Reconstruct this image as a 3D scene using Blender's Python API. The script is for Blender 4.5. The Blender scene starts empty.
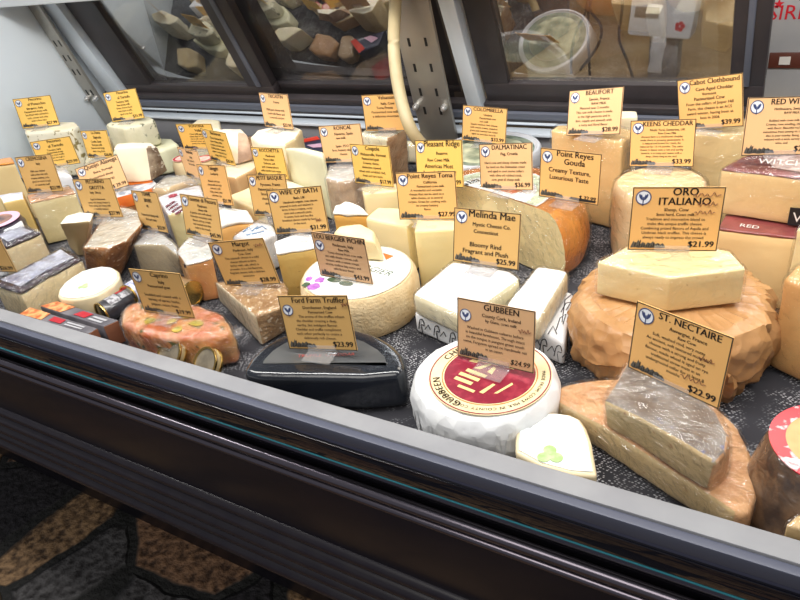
import bpy, bmesh, math, random
from mathutils import Vector, Matrix, noise
random.seed(7)
SC = bpy.context.scene
COL = SC.collection
V = Vector
# ------------------------------------------------------------------ camera geometry
F_PX = 680.0
CAM = V((0, 0, .5))
RX = V((0.86187341, -0.16248433, 0.48038846))     # rows: world axes in camera coordinates
RY = V((0.49079229, 0.50571766, -0.70948754))
RZ = V((-0.1276608, 0.84725949, 0.51561039))
def ray(px, py):
    d = V((px - 400, 300 - py, -F_PX))
    return V((RX.dot(d), RY.dot(d), RZ.dot(d)))
def at(px, py, z):                                 # the point of height z seen at a photo point
    d = ray(px, py); return CAM + d * ((z - CAM.z) / d.z)
def aty(px, py, y):
    d = ray(px, py); return CAM + d * ((y - CAM.y) / d.y)
def depth(p):
    q = V(p) - CAM
    return -(RX.z * q.x + RY.z * q.y + RZ.z * q.z)

# ------------------------------------------------------------------ materials
def lin(c):
    r = []
    for v in c[:3]:
        v /= 255.0
        r.append(v / 12.92 if v <= .04045 else ((v + .055) / 1.055) ** 2.4)
    return (*r, 1)
MATS = {}
def M(name, col, rough=.5, col2=None, ns=40, ndet=4, bump=0, bs=120, coat=0, coatr=.12, coatb=0, sss=0, metal=0, speck=None, ss=180, st=.62, spec=.5, lo=.35, hi=.65, crump=0, cs=30):
    if name in MATS: return MATS[name]
    m = bpy.data.materials.new(name); m.use_nodes = True
    nt = m.node_tree; N = nt.nodes; L = nt.links
    p = N['Principled BSDF']
    p.inputs['Base Color'].default_value = lin(col)
    p.inputs['Roughness'].default_value = rough
    p.inputs['Metallic'].default_value = metal
    p.inputs['Specular IOR Level'].default_value = spec
    if coat:
        p.inputs['Coat Weight'].default_value = coat; p.inputs['Coat Roughness'].default_value = coatr
    if sss:
        p.inputs['Subsurface Weight'].default_value = sss
        p.inputs['Subsurface Radius'].default_value = (.012, .008, .004); p.inputs['Subsurface Scale'].default_value = 1
    tc = N.new('ShaderNodeTexCoord')
    cur = None
    if col2:
        n = N.new('ShaderNodeTexNoise'); n.inputs['Scale'].default_value = ns; n.inputs['Detail'].default_value = ndet
        L.new(tc.outputs['Object'], n.inputs['Vector'])
        r = N.new('ShaderNodeValToRGB'); r.color_ramp.elements[0].position = lo; r.color_ramp.elements[1].position = hi
        r.color_ramp.elements[0].color = lin(col); r.color_ramp.elements[1].color = lin(col2)
        L.new(n.outputs['Fac'], r.inputs['Fac']); cur = r.outputs['Color']
    if speck:
        n = N.new('ShaderNodeTexNoise'); n.inputs['Scale'].default_value = ss; n.inputs['Detail'].default_value = 2
        L.new(tc.outputs['Object'], n.inputs['Vector'])
        r = N.new('ShaderNodeValToRGB'); r.color_ramp.elements[0].position = st; r.color_ramp.elements[1].position = st + .06
        r.color_ramp.elements[0].color = (0, 0, 0, 1); r.color_ramp.elements[1].color = (1, 1, 1, 1)
        L.new(n.outputs['Fac'], r.inputs['Fac'])
        mx = N.new('ShaderNodeMix'); mx.data_type = 'RGBA'
        L.new(r.outputs['Color'], mx.inputs['Factor'])
        if cur: L.new(cur, mx.inputs['A'])
        else: mx.inputs['A'].default_value = lin(col)
        mx.inputs['B'].default_value = lin(speck); cur = mx.outputs['Result']
    if cur: L.new(cur, p.inputs['Base Color'])
    if bump:
        n = N.new('ShaderNodeTexNoise'); n.inputs['Scale'].default_value = bs; n.inputs['Detail'].default_value = 5
        L.new(tc.outputs['Object'], n.inputs['Vector'])
        b = N.new('ShaderNodeBump'); b.inputs['Strength'].default_value = bump; b.inputs['Distance'].default_value = .004
        L.new(n.outputs['Fac'], b.inputs['Height']); L.new(b.outputs['Normal'], p.inputs['Normal'])
    if crump:
        a = N.new('ShaderNodeTexVoronoi'); a.inputs['Scale'].default_value = cs; L.new(tc.outputs['Object'], a.inputs['Vector'])
        a2 = N.new('ShaderNodeTexVoronoi'); a2.inputs['Scale'].default_value = cs * 2.7; L.new(tc.outputs['Object'], a2.inputs['Vector'])
        s_ = N.new('ShaderNodeMath'); s_.operation = 'MULTIPLY_ADD'; s_.inputs[1].default_value = .4; L.new(a2.outputs['Distance'], s_.inputs[0]); L.new(a.outputs['Distance'], s_.inputs[2])
        b = N.new('ShaderNodeBump'); b.inputs['Strength'].default_value = crump; b.inputs['Distance'].default_value = .012
        L.new(s_.outputs[0], b.inputs['Height']); L.new(b.outputs['Normal'], p.inputs['Normal'])
    if coatb:
        n = N.new('ShaderNodeTexNoise'); n.inputs['Scale'].default_value = 45; n.inputs['Detail'].default_value = 3; n.inputs['Distortion'].default_value = 1.5
        L.new(tc.outputs['Object'], n.inputs['Vector'])
        b = N.new('ShaderNodeBump'); b.inputs['Strength'].default_value = coatb; b.inputs['Distance'].default_value = .006
        L.new(n.outputs['Fac'], b.inputs['Height']); L.new(b.outputs['Normal'], p.inputs['Coat Normal'])
    MATS[name] = m
    return m
def film(name, scale=38, strength=.8, base=.085, tint=(255, 255, 255), haze=.0):
    if name in MATS: return MATS[name]
    m = bpy.data.materials.new(name); m.use_nodes = True; MATS[name] = m
    nt = m.node_tree; N = nt.nodes; L = nt.links; N.clear()
    o = N.new('ShaderNodeOutputMaterial'); mix = N.new('ShaderNodeMixShader'); t = N.new('ShaderNodeBsdfTransparent'); g = N.new('ShaderNodeBsdfGlossy')
    t.inputs['Color'].default_value = lin(tint); g.inputs['Roughness'].default_value = .1
    tc = N.new('ShaderNodeTexCoord'); n = N.new('ShaderNodeTexNoise'); n.inputs['Scale'].default_value = scale; n.inputs['Detail'].default_value = 4; n.inputs['Distortion'].default_value = 2.0
    L.new(tc.outputs['Object'], n.inputs['Vector'])
    vo_ = N.new('ShaderNodeTexVoronoi'); vo_.inputs['Scale'].default_value = scale * 1.6; L.new(tc.outputs['Object'], vo_.inputs['Vector'])
    sm = N.new('ShaderNodeMath'); sm.operation = 'MULTIPLY_ADD'; sm.inputs[1].default_value = .55; L.new(vo_.outputs['Distance'], sm.inputs[0]); L.new(n.outputs['Fac'], sm.inputs[2])
    b = N.new('ShaderNodeBump'); b.inputs['Strength'].default_value = strength; b.inputs['Distance'].default_value = .008
    L.new(sm.outputs[0], b.inputs['Height']); L.new(b.outputs['Normal'], g.inputs['Normal'])
    lw = N.new('ShaderNodeLayerWeight'); lw.inputs['Blend'].default_value = .5; L.new(b.outputs['Normal'], lw.inputs['Normal'])
    fr = N.new('ShaderNodeMath'); fr.operation = 'POWER'; fr.inputs[1].default_value = 4; L.new(lw.outputs['Facing'], fr.inputs[0])
    ad = N.new('ShaderNodeMath'); ad.operation = 'ADD'; ad.inputs[1].default_value = base; ad.use_clamp = True
    hf = N.new('ShaderNodeMath'); hf.operation = 'MULTIPLY'; hf.inputs[1].default_value = .5; L.new(fr.outputs[0], hf.inputs[0])
    L.new(hf.outputs[0], ad.inputs[0]); L.new(ad.outputs[0], mix.inputs['Fac'])
    L.new(t.outputs[0], mix.inputs[1]); L.new(g.outputs[0], mix.inputs[2])
    last = mix.outputs[0]
    if haze:
        d = N.new('ShaderNodeBsdfDiffuse'); d.inputs['Color'].default_value = (.85, .87, .9, 1)
        m2 = N.new('ShaderNodeMixShader'); m2.inputs['Fac'].default_value = haze
        L.new(last, m2.inputs[1]); L.new(d.outputs[0], m2.inputs[2]); last = m2.outputs[0]
    L.new(last, o.inputs['Surface'])
    return m
FILM = film('cling_film')
FILM_HAZY = film('hazy_film', 30, .9, .10, haze=.09)
CLEAR = film('clear_acrylic', 5, .02, .12, haze=.08)

# ------------------------------------------------------------------ object helpers
def tag(o, label, cat, group=None, kind=None):
    if label: o['label'] = label
    if cat: o['category'] = cat
    if group: o['group'] = group
    if kind: o['kind'] = kind
    return o
def empty(name, loc):
    o = bpy.data.objects.new(name, None); COL.objects.link(o); o.location = loc; o.empty_display_size = .02
    return o
def mesh_obj(name, bm, mat, parent=None, smooth=True, ang=38, label=None):
    """bm in world coordinates; parented meshes are stored relative to the parent"""
    off = V((0, 0, 0)); q = parent
    while q is not None: off += q.location; q = q.parent
    me = bpy.data.meshes.new(name)
    if parent is None:
        xs = [v.co for v in bm.verts]
        off = V((sum(c.x for c in xs) / len(xs), sum(c.y for c in xs) / len(xs), min(c.z for c in xs)))
    for v in bm.verts: v.co -= off
    bmesh.ops.recalc_face_normals(bm, faces=bm.faces)
    bm.to_mesh(me); bm.free()
    for m in (mat if isinstance(mat, (list, tuple)) else [mat]): me.materials.append(m)
    if smooth:
        for p in me.polygons: p.use_smooth = True
        me.set_sharp_from_angle(angle=math.radians(ang))
    o = bpy.data.objects.new(name, me); COL.objects.link(o)
    if parent is not None: o.parent = parent
    else: o.location = off
    if label: o['label'] = label
    return o
def area2(p): return sum(p[i][0] * p[(i + 1) % len(p)][1] - p[(i + 1) % len(p)][0] * p[i][1] for i in range(len(p))) / 2
def prism_bm(top, bot, zt, zb, bev=.003, seg=3, cut=(), topidx=1, rind=1):
    """solid between two outlines of equal length; sides in cut get index 0, others index `rind`"""
    n = len(top)
    tags = [0 if i in cut else rind for i in range(n)]
    if area2(top) < 0:
        top = top[::-1]; bot = bot[::-1]
        tags = [tags[(n - 2 - i) % n] for i in range(n)]
    zt = zt if isinstance(zt, (list, tuple)) else [zt] * n
    bm = bmesh.new()
    b = [bm.verts.new((p[0], p[1], zb)) for p in bot]
    t = [bm.verts.new((p[0], p[1], z)) for p, z in zip(top, zt)]
    f = bm.faces.new(t); f.material_index = topidx
    f = bm.faces.new(b[::-1]); f.material_index = rind
    for i in range(n):
        j = (i + 1) % n
        f = bm.faces.new((b[i], b[j], t[j], t[i])); f.material_index = tags[i]
    bm.normal_update()
    if bev:
        es = [e for e in bm.edges if len(e.link_faces) == 2 and e.calc_face_angle(0) > math.radians(22)]
        bmesh.ops.bevel(bm, geom=es, offset=bev, segments=seg, profile=.5, affect='EDGES', clamp_overlap=True, material=-1)
    return bm
def refine(bm, step=.012, amp=.0008, sc=45, seed=0, passes=4, out=False):
    bmesh.ops.triangulate(bm, faces=[f for f in bm.faces if len(f.verts) > 4])
    for _ in range(passes):
        es = [e for e in bm.edges if e.calc_length() > step]
        if not es: break
        bmesh.ops.subdivide_edges(bm, edges=es, cuts=1, use_grid_fill=True)
        bmesh.ops.triangulate(bm, faces=[f for f in bm.faces if len(f.verts) > 4])
    bm.normal_update()
    if amp:
        o = V((seed * 3.1, seed * 1.7, seed))
        mv = [(v, v.normal * ((amp * .9 if out else 0) + noise.noise(v.co * sc + o) * amp + noise.noise(v.co * sc * 3 + o) * amp * .4)) for v in bm.verts]
        for v, d in mv: v.co += d
def split_emit(bm, parent, spec):
    """one mesh per material index: spec = {idx: (part name, material)}"""
    used = {f.material_index for f in bm.faces}
    out = []
    for idx, (nm, mt) in spec.items():
        if idx not in used: continue
        c = bm.copy()
        bmesh.ops.delete(c, geom=[f for f in c.faces if f.material_index != idx], context='FACES')

        for f in c.faces: f.material_index = 0
        me_n = mesh_keep(nm, c, mt, parent)
        out.append(me_n)
    bm.free()
    return out
def mesh_keep(nm, bm, mt, parent):
    off = V((0, 0, 0)); q = parent
    while q is not None: off += q.location; q = q.parent
    me = bpy.data.meshes.new(nm)
    for v in bm.verts: v.co -= off
    bm.to_mesh(me); bm.free(); me.materials.append(mt)
    for p in me.polygons: p.use_smooth = True
    me.set_sharp_from_angle(angle=math.radians(38))
    o = bpy.data.objects.new(nm, me); COL.objects.link(o); o.parent = parent
    return o
def grow(poly, d):
    """outline moved outward by d"""
    s = 1 if area2(poly) > 0 else -1
    n = len(poly); r = []
    for i in range(n):
        a, b, c = V(poly[i - 1][:2]), V(poly[i][:2]), V(poly[(i + 1) % n][:2])
        e1 = (b - a).normalized(); e2 = (c - b).normalized()
        n1 = V((e1.y, -e1.x)) * s; n2 = V((e2.y, -e2.x)) * s
        k = (n1 + n2); k = k / max(.5, k.length_squared / 2) if k.length > 1e-6 else n1
        r.append((b.x + k.x * d, b.y + k.y * d))
    return r
def XY(pts, z): return [tuple(at(x, y, z)[:2]) for x, y in pts]
def box_bm(bm, c, s, rot=None, bev=0):
    r = bmesh.ops.create_cube(bm, size=1)
    mt = Matrix.Translation(c) @ (rot.to_4x4() if rot else Matrix()) @ Matrix.Diagonal((*s, 1))
    bmesh.ops.transform(bm, matrix=mt, verts=r['verts'])
    if bev:
        es = list({e for v in r['verts'] for e in v.link_edges})
        bmesh.ops.bevel(bm, geom=es, offset=bev, segments=2, affect='EDGES', profile=.5)
def box(name, c, s, mat, parent=None, rot=None, bev=.002):
    bm = bmesh.new(); box_bm(bm, V(c), s, rot, bev)
    return mesh_obj(name, bm, mat, parent)
def lathe_bm(c, prof, a0=0, a1=2 * math.pi, seg=64, axis=None):
    """profile (r,z) from the axis bottom to the axis top; a sector gets its cut faces (index 0)"""
    full = abs(a1 - a0 - 2 * math.pi) < 1e-4
    bm = bmesh.new(); rings = []
    n = seg if full else seg + 1
    for k in range(n):
        a = a0 + (a1 - a0) * k / seg
        rings.append([bm.verts.new((c[0] + r * math.cos(a), c[1] + r * math.sin(a), c[2] + z)) for r, z in prof])
    for k in range(seg):
        A = rings[k]; B = rings[(k + 1) % n]
        for i in range(len(prof) - 1):
            try:
                f = bm.faces.new((A[i], B[i], B[i + 1], A[i + 1])); f.material_index = 1
            except ValueError: pass
    if not full:
        for R in (rings[0], rings[-1]):
            f = bm.faces.new(R); f.material_index = 0
    bmesh.ops.remove_doubles(bm, verts=bm.verts, dist=1e-6)
    bmesh.ops.recalc_face_normals(bm, faces=bm.faces)
    bm.normal_update()
    return bm
def disc_pts(c, r, n=48): return [(c[0] + r * math.cos(2 * math.pi * k / n), c[1] + r * math.sin(2 * math.pi * k / n)) for k in range(n)]
def flat_bm(poly, z, th=.0006):
    bm = bmesh.new(); p = poly if area2(poly) > 0 else poly[::-1]
    t = [bm.verts.new((x, y, z + th)) for x, y in p]; b = [bm.verts.new((x, y, z)) for x, y in p]
    bm.faces.new(t); bm.faces.new(b[::-1]); n = len(p)
    for i in range(n): bm.faces.new((b[i], b[(i + 1) % n], t[(i + 1) % n], t[i]))
    return bm
def ring_bm(c, r0, r1, z, n=64, th=.0006):
    bm = bmesh.new(); q = []
    for k in range(n):
        a = 2 * math.pi * k / n
        q.append([bm.verts.new((c[0] + r * math.cos(a), c[1] + r * math.sin(a), zz)) for r, zz in ((r0, z), (r0, z + th), (r1, z + th), (r1, z))])
    for k in range(n):
        A, B = q[k], q[(k + 1) % n]
        for i in range(4): bm.faces.new((A[i], A[(i + 1) % 4], B[(i + 1) % 4], B[i]))
    return bm
def tube_bm(bm, pts, r, n=10):
    pts = [V(p) for p in pts]; rings = []
    for i, p in enumerate(pts):
        t = (pts[min(i + 1, len(pts) - 1)] - pts[max(i - 1, 0)]).normalized()
        u = t.cross(V((0, 0, 1)) if abs(t.z) < .95 else V((1, 0, 0))).normalized(); w = t.cross(u)
        rings.append([bm.verts.new(p + u * r * math.cos(2 * math.pi * k / n) + w * r * math.sin(2 * math.pi * k / n)) for k in range(n)])
    for a, b in zip(rings, rings[1:]):
        for k in range(n): bm.faces.new((a[k], a[(k + 1) % n], b[(k + 1) % n], b[k]))
    bm.faces.new(rings[0][::-1]); bm.faces.new(rings[-1])
def spline(pts, n=8):
    P = [V(p) for p in pts]; out = []
    for i in range(len(P) - 1):
        p0 = P[max(i - 1, 0)]; p1 = P[i]; p2 = P[i + 1]; p3 = P[min(i + 2, len(P) - 1)]
        for k in range(n):
            t = k / n
            out.append(.5 * ((2 * p1) + (p2 - p0) * t + (2 * p0 - 5 * p1 + 4 * p2 - p3) * t * t + (3 * p1 - p0 - 3 * p2 + p3) * t ** 3))
    out.append(P[-1]); return out
# ------------------------------------------------------------------ lettering
TC = {}
def text2d(s, bold=.0, shear=0):
    k = (s, bold, shear)
    if k in TC: return TC[k]
    cu = bpy.data.curves.new('lettering_curve', 'FONT'); cu.body = s; cu.size = 1; cu.align_x = 'LEFT'
    cu.resolution_u = 2; cu.shear = shear; cu.fill_mode = 'FRONT'
    o = bpy.data.objects.new('lettering_tmp', cu); COL.objects.link(o)
    dg = bpy.context.evaluated_depsgraph_get()
    me = bpy.data.meshes.new_from_object(o.evaluated_get(dg))
    vs = [(v.co.x, v.co.y) for v in me.vertices]; fs = [tuple(p.vertices) for p in me.polygons]
    bpy.data.objects.remove(o); bpy.data.curves.remove(cu); bpy.data.meshes.remove(me)
    if bold:                                         # heavier strokes: copies set slightly apart, so counters stay open
        n0 = len(vs); sh = (-bold, bold) if bold < .014 else (-bold, 0, bold)
        fs = [tuple(i + n0 * k for i in f) for k in range(len(sh)) for f in fs]; vs = [(x + d, y) for d in sh for x, y in vs]
    x0 = min([v[0] for v in vs] or [0]); x1 = max([v[0] for v in vs] or [1])
    TC[k] = ([(x - x0, y) for x, y in vs], fs, max(x1 - x0, .01)); return TC[k]
def put_text(bm, s, size, place, align='C', maxw=None, bold=.012, shear=0, yscale=1):
    """place(x, y) -> world point; the text is centred on x=0, base line y=0"""
    vs, fs, w = text2d(s, bold, shear)
    k = size
    kx = k if not maxw or w * k <= maxw else maxw / w
    dx = {'C': -w * kx / 2, 'L': 0, 'R': -w * kx}[align]
    nv = [bm.verts.new(place(x * kx + dx, y * k * yscale)) for x, y in vs]
    for f in fs:
        try: bm.faces.new([nv[i] for i in f])
        except ValueError: pass
def text_on_plane(name, s, size, o, u, v, mat, parent, **kw):
    bm = bmesh.new(); put_text(bm, s, size, lambda x, y: V(o) + V(u) * x + V(v) * y, **kw)
    ob = mesh_keep(name, bm, mat, parent); return ob
# ------------------------------------------------------------------ cheese materials
CREAM = M('cream_paste', (238, 222, 184), .45, (230, 210, 166), 14, bump=.12, bs=160, sss=.12)
PALE = M('pale_paste', (243, 234, 206), .45, (236, 222, 186), 12, bump=.1, bs=140, sss=.12)
IVORY = M('ivory_paste', (246, 238, 218), .45, (240, 228, 200), 10, bump=.08, bs=140, sss=.12)
YELLOW = M('yellow_paste', (238, 218, 160), .42, (230, 206, 142), 9, bump=.1, bs=150, sss=.12)
BUTTER = M('butter_paste', (243, 228, 182), .42, (236, 216, 162), 9, bump=.08, bs=150, sss=.12)
AMBERP = M('amber_paste', (226, 176, 92), .42, (214, 158, 78), 16, bump=.12, bs=150, sss=.1)
MUSTARD = M('mustard_paste', (200, 170, 100), .48, (188, 152, 82), 16, bump=.15, bs=150, speck=(110, 82, 40), ss=70, st=.66)
TAN = M('tan_paste', (216, 186, 134), .5, (200, 166, 112), 14, bump=.2, bs=150)
GREYTAN = M('grey_tan_paste', (196, 178, 138), .5, (182, 160, 118), 14, bump=.2, bs=150)
STNECT = M('nut_paste', (216, 192, 146), .5, (204, 176, 128), 18, bump=.25, bs=140, speck=(186, 146, 104), ss=170, st=.66)
TRUFFLE = M('flecked_paste', (222, 216, 190), .5, (206, 202, 172), 20, bump=.2, bs=150, speck=(110, 112, 92), ss=60, st=.62)
BROWNRIND = M('brown_crust', (186, 128, 74), .7, (140, 88, 48), 45, bump=.7, bs=120, speck=(226, 190, 150), ss=90, st=.6)
CRUST = M('sandy_crust', (186, 152, 110), .75, (150, 112, 72), 60, bump=.8, bs=200, speck=(226, 206, 176), ss=150, st=.6)
MOULD = M('mottled_mould_rind', (176, 160, 136), .85, (120, 98, 78), 55, bump=.7, bs=140, speck=(214, 206, 190), ss=80, st=.6)
ROSE = M('rosy_rind', (226, 178, 128), .6, (206, 150, 102), 30, bump=.3, bs=120)
PINKRIND = M('pinkish_rind', (226, 186, 150), .6, (214, 160, 124), 22, bump=.2, bs=120)
WINERIND = M('wine_dark_rind', (60, 40, 56), .5, (34, 24, 36), 70, bump=.9, bs=110, coat=1, coatr=.15, coatb=.8)
ORANGERIND = M('orange_waxy_rind', (226, 152, 62), .4, (206, 124, 44), 12, bump=.12, bs=90, coat=.5, coatr=.15)
BROWNTOP = M('caramel_rind', (196, 128, 62), .45, (168, 100, 44), 14, bump=.1, bs=90)
BEIGERIND = M('beige_rind', (232, 212, 168), .6, (218, 190, 140), 20, bump=.2, bs=120)
TANRIND = M('pocked_tan_rind', (228, 206, 164), .75, (212, 182, 134), 40, bump=.5, bs=260, speck=(160, 124, 84), ss=300, st=.68)
BLOOMY = M('bloomy_white_rind', (244, 244, 240), .75, (234, 232, 222), 30, bump=.25, bs=110)
GREENISH = M('pale_green_paste', (228, 226, 196), .5, (216, 214, 178), 10, bump=.1, bs=140)
WHITEPAPER = M('white_paper', (240, 242, 244), .55, bump=.15, bs=25)
GLOSSPAPER = M('glossy_white_paper', (240, 243, 248), .3, coat=.6, coatr=.1, coatb=.3)
CRINKLE = M('crinkled_white_paper', (238, 239, 238), .5, (226, 228, 230), 20, crump=.4, cs=24)
KRAFT = M('kraft_paper', (194, 148, 98), .36, (172, 124, 76), 14, crump=.55, cs=24, coat=.35, coatr=.25)
BLACKWAX = M('black_wax', (24, 27, 33), .22, (34, 38, 45), 12, bump=.05, bs=60, coat=.7, coatr=.08, coatb=.1)
INK = M('black_ink', (28, 24, 22), .6)
REDINK = M('red_ink', (176, 30, 44), .5)
MAROON = M('maroon_ink', (136, 20, 48), .5, (170, 52, 70), 90, lo=.5, hi=.7)
CREAMINK = M('cream_ink', (240, 220, 150), .5)
GREENINK = M('pale_green_ink', (160, 190, 120), .55, (190, 208, 160), 120)
DARKGREEN = M('green_ink', (72, 92, 66), .55)
BLUEINK = M('blue_ink', (70, 140, 190), .5)
PURPLEINK = M('thistle_ink', (196, 130, 206), .5, (160, 90, 180), 160)
ORANGEINK = M('orange_ink', (232, 120, 36), .5)
ORANGECARD = M('orange_card', (236, 128, 50), .5, (220, 104, 40), 30)
PINKINK = M('pink_ink', (236, 190, 214), .5)
GOLD = M('gold_lid_metal', (212, 180, 110), .25, metal=1)
TIN = M('tin_metal', (190, 186, 172), .25, metal=1)
GROUP = 'cheeses laid out in the counter'

def cheese(name, label, cat, top, zt, zb=0.0, bot=None, cut=(), paste=CREAM, rind=None, topm=None, bev=.0035, rt=0, wrap=None, amp=.0008, step=.012, group=GROUP, world=False, tz=None, seg=3, wgrow=.0016, pname='paste', rname='rind'):
    t = top if world else XY(top, zt)
    b = (bot if world else XY(bot, zb)) if bot else t
    cx = sum(p[0] for p in b) / len(b); cy = sum(p[1] for p in b) / len(b)
    root = empty(name, (cx, cy, zb)); tag(root, label, cat, group)
    seed = len(bpy.data.objects) % 97
    ztl = tz if tz else zt
    if rt:
        bm = prism_bm(t, b, (zt - rt), zb, bev * .4, 2, cut, 0, 0)
        refine(bm, step, amp * .6, 45, seed)
        split_emit(bm, root, {0: (pname, paste)})
        bm = prism_bm(grow(t, .0004), grow(t, .0004), zt, zt - rt, min(bev, rt * .7), seg, (), 1, 1)
        refine(bm, step * .8, amp * 1.5, 60, seed)
        split_emit(bm, root, {1: (rname, rind)})
    else:
        bm = prism_bm(t, b, ztl, zb, bev, seg, cut, 2 if topm else 1, 1)
        refine(bm, step, amp, 45, seed)
        if rind is None and topm is None:
            for f in bm.faces: f.material_index = 0
        split_emit(bm, root, {0: (pname, paste), 1: (rname, rind or paste), 2: ('top_face', topm or paste)})
    if wrap:
        g = wgrow
        bm = prism_bm(grow(t, g), grow(b, g), (max(ztl) if tz else zt) + g, zb + .0003, max(bev, .004) * 1.2, 3, (), 0, 0)
        refine(bm, .009, .0012, 70, seed + 5, 5, True)
        mesh_keep('plastic_wrap', bm, wrap, root)
    return root
def wheel(name, label, cat, c, r, h, zb, mat, mname='rind', prof=None, group=GROUP, amp=.0008, wrap=None, seg=72, sc=45):
    root = empty(name, (c[0], c[1], zb)); tag(root, label, cat, group)
    q = min(.012, h * .3)
    prof = prof or [(0, 0), (r - q, 0), (r - q * .3, q * .3), (r, q), (r * 1.01, h * .5), (r, h - q), (r - q * .3, h - q * .3), (r - q, h), (r * .6, h), (r * .3, h), (0, h)]
    bm = lathe_bm((c[0], c[1], zb), prof, seg=seg); refine(bm, .014, amp, sc, len(name))
    mesh_keep(mname, bm, mat, root)
    if wrap:
        bm = lathe_bm((c[0], c[1], zb), [(rr * 1.0 + (.0018 if rr > 0 else 0), z + (.0018 if z > h * .5 else 0.0003)) for rr, z in prof], seg=seg)
        refine(bm, .009, .0012, 70, 3, 5, True); mesh_keep('plastic_wrap', bm, wrap, root)
    return root
def top_text(root, s, size, p, ang, z, mat, name='lettering', **kw):
    c, sn = math.cos(ang), math.sin(ang)
    return text_on_plane(name, s, size, (p[0], p[1], z), (c, sn, 0), (-sn, c, 0), mat, root, **kw)
def patch(root, name, px, z, mat, th=.0005, lift=.0006):
    return mesh_obj(name, flat_bm(XY(px, z), z + lift, th), mat, root, smooth=False)
def decal(root, name, pts, z, mat, th=.0005, lift=.0006):
    return mesh_obj(name, flat_bm(pts, z + lift, th), mat, root, smooth=False)
def clover(root, px, z, s=.012, mat=None):
    c = at(*px, z); bm = bmesh.new()
    for k in range(3):
        a = math.radians(90 + 120 * k + 20)
        b = flat_bm(disc_pts((c.x + s * .75 * math.cos(a), c.y + s * .75 * math.sin(a)), s * .72, 20), z + .0012 + k * .0001, .0004)
        me = bpy.data.meshes.new('tmp'); b.to_mesh(me); b.free(); bm.from_mesh(me); bpy.data.meshes.remove(me)
    mesh_obj('green_clover', bm, mat or GREENINK, root, smooth=False)

def glare_top(root, px, z):  # pale raised patch: lamp glare on the plastic wrap, put in as colour
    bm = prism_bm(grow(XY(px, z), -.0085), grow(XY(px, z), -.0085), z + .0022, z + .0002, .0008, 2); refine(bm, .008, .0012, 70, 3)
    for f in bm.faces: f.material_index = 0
    split_emit(bm, root, {0: ('painted_plastic_glare', M('painted_plastic_glare', (206, 210, 224), .3, (150, 152, 176), 34, bump=.6, bs=50, coat=1, coatr=.1, coatb=1))})
# ================================================================== FRONT ROW
r = cheese('cheese_wedge', 'large cream wedge with a dark wine-soaked rind under plastic, at the front left rail', 'cheese',
       [(19, 291), (50, 272), (81, 257), (63, 247), (18, 271), (-8, 282)], .06, paste=CREAM, rind=WINERIND, rt=.009, bev=.006, amp=.0018, wrap=film('wine_film', 55, 1, .1))
glare_top(r, [(19, 291), (50, 272), (81, 257), (63, 247), (18, 271), (-8, 282)], .06)
r = cheese('cheese_wedge', 'dark-rinded cream wedge standing behind the front left wine-rinded wedge', 'cheese',
       [(5, 246), (40, 231), (25, 225), (-10, 236)], .08, paste=CREAM, rind=WINERIND, rt=.008, bev=.005, amp=.0015, wrap=film('wine_film', 55, 1, .1))
glare_top(r, [(5, 246), (40, 231), (25, 225), (-10, 236)], .08)
r = cheese('cheese_slab', 'white-wrapped thin slab with a dark edge at the left end, behind two dark-rinded wedges', 'cheese',
       [(-20, 236), (24, 225), (21, 219), (-22, 229)], .082, paste=GLOSSPAPER, rind=GLOSSPAPER, bev=.003, pname='wrapper', rname='wrapper')
# bell-shaped white cheese with a clover
def bell(name, label, px, zt, cl, cs, rim=.004):
    t = XY(px, zt)
    root = empty(name, (*[sum(p[i] for p in t) / len(t) for i in (0, 1)], 0)); tag(root, label, 'cheese', GROUP)
    bm = prism_bm(t, grow(t, -.002), zt, 0, .004, 3); refine(bm, .01, .0006)
    for f in bm.faces: f.material_index = 0
    split_emit(bm, root, {0: ('side_rind', M('cup_cream', (236, 222, 186), .45, (226, 206, 166), 25, coat=.3))})
    decal(root, 'white_paper_lid', grow(t, -rim), zt, M('lid_paper', (238, 243, 242), .4, (226, 234, 232), 60, coat=.4, coatr=.15, coatb=.3), .0008, .0002)
    clover(root, cl, zt, cs)
    return root
bell('soft_cheese', 'bell-shaped soft white cheese with a green clover mark, beside the small dark tins',
     [(57, 296), (58, 290), (64, 283), (72, 277), (82, 271), (92, 268), (103, 266), (113, 267), (119, 271), (120, 277), (115, 284), (105, 291), (95, 296), (82, 299), (70, 300), (61, 299)], .045, (84, 287), .006)
bell('soft_cheese', 'small white half-round cheese with a green clover in front of the big white paper wheel',
     [(515, 452), (516, 430), (519, 420), (526, 414.5), (536, 412.5), (556, 412), (570, 414), (581, 419), (587, 428), (592, 443), (598, 476), (570, 474), (540, 466)], .038, (550, 456), .0085)
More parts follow.
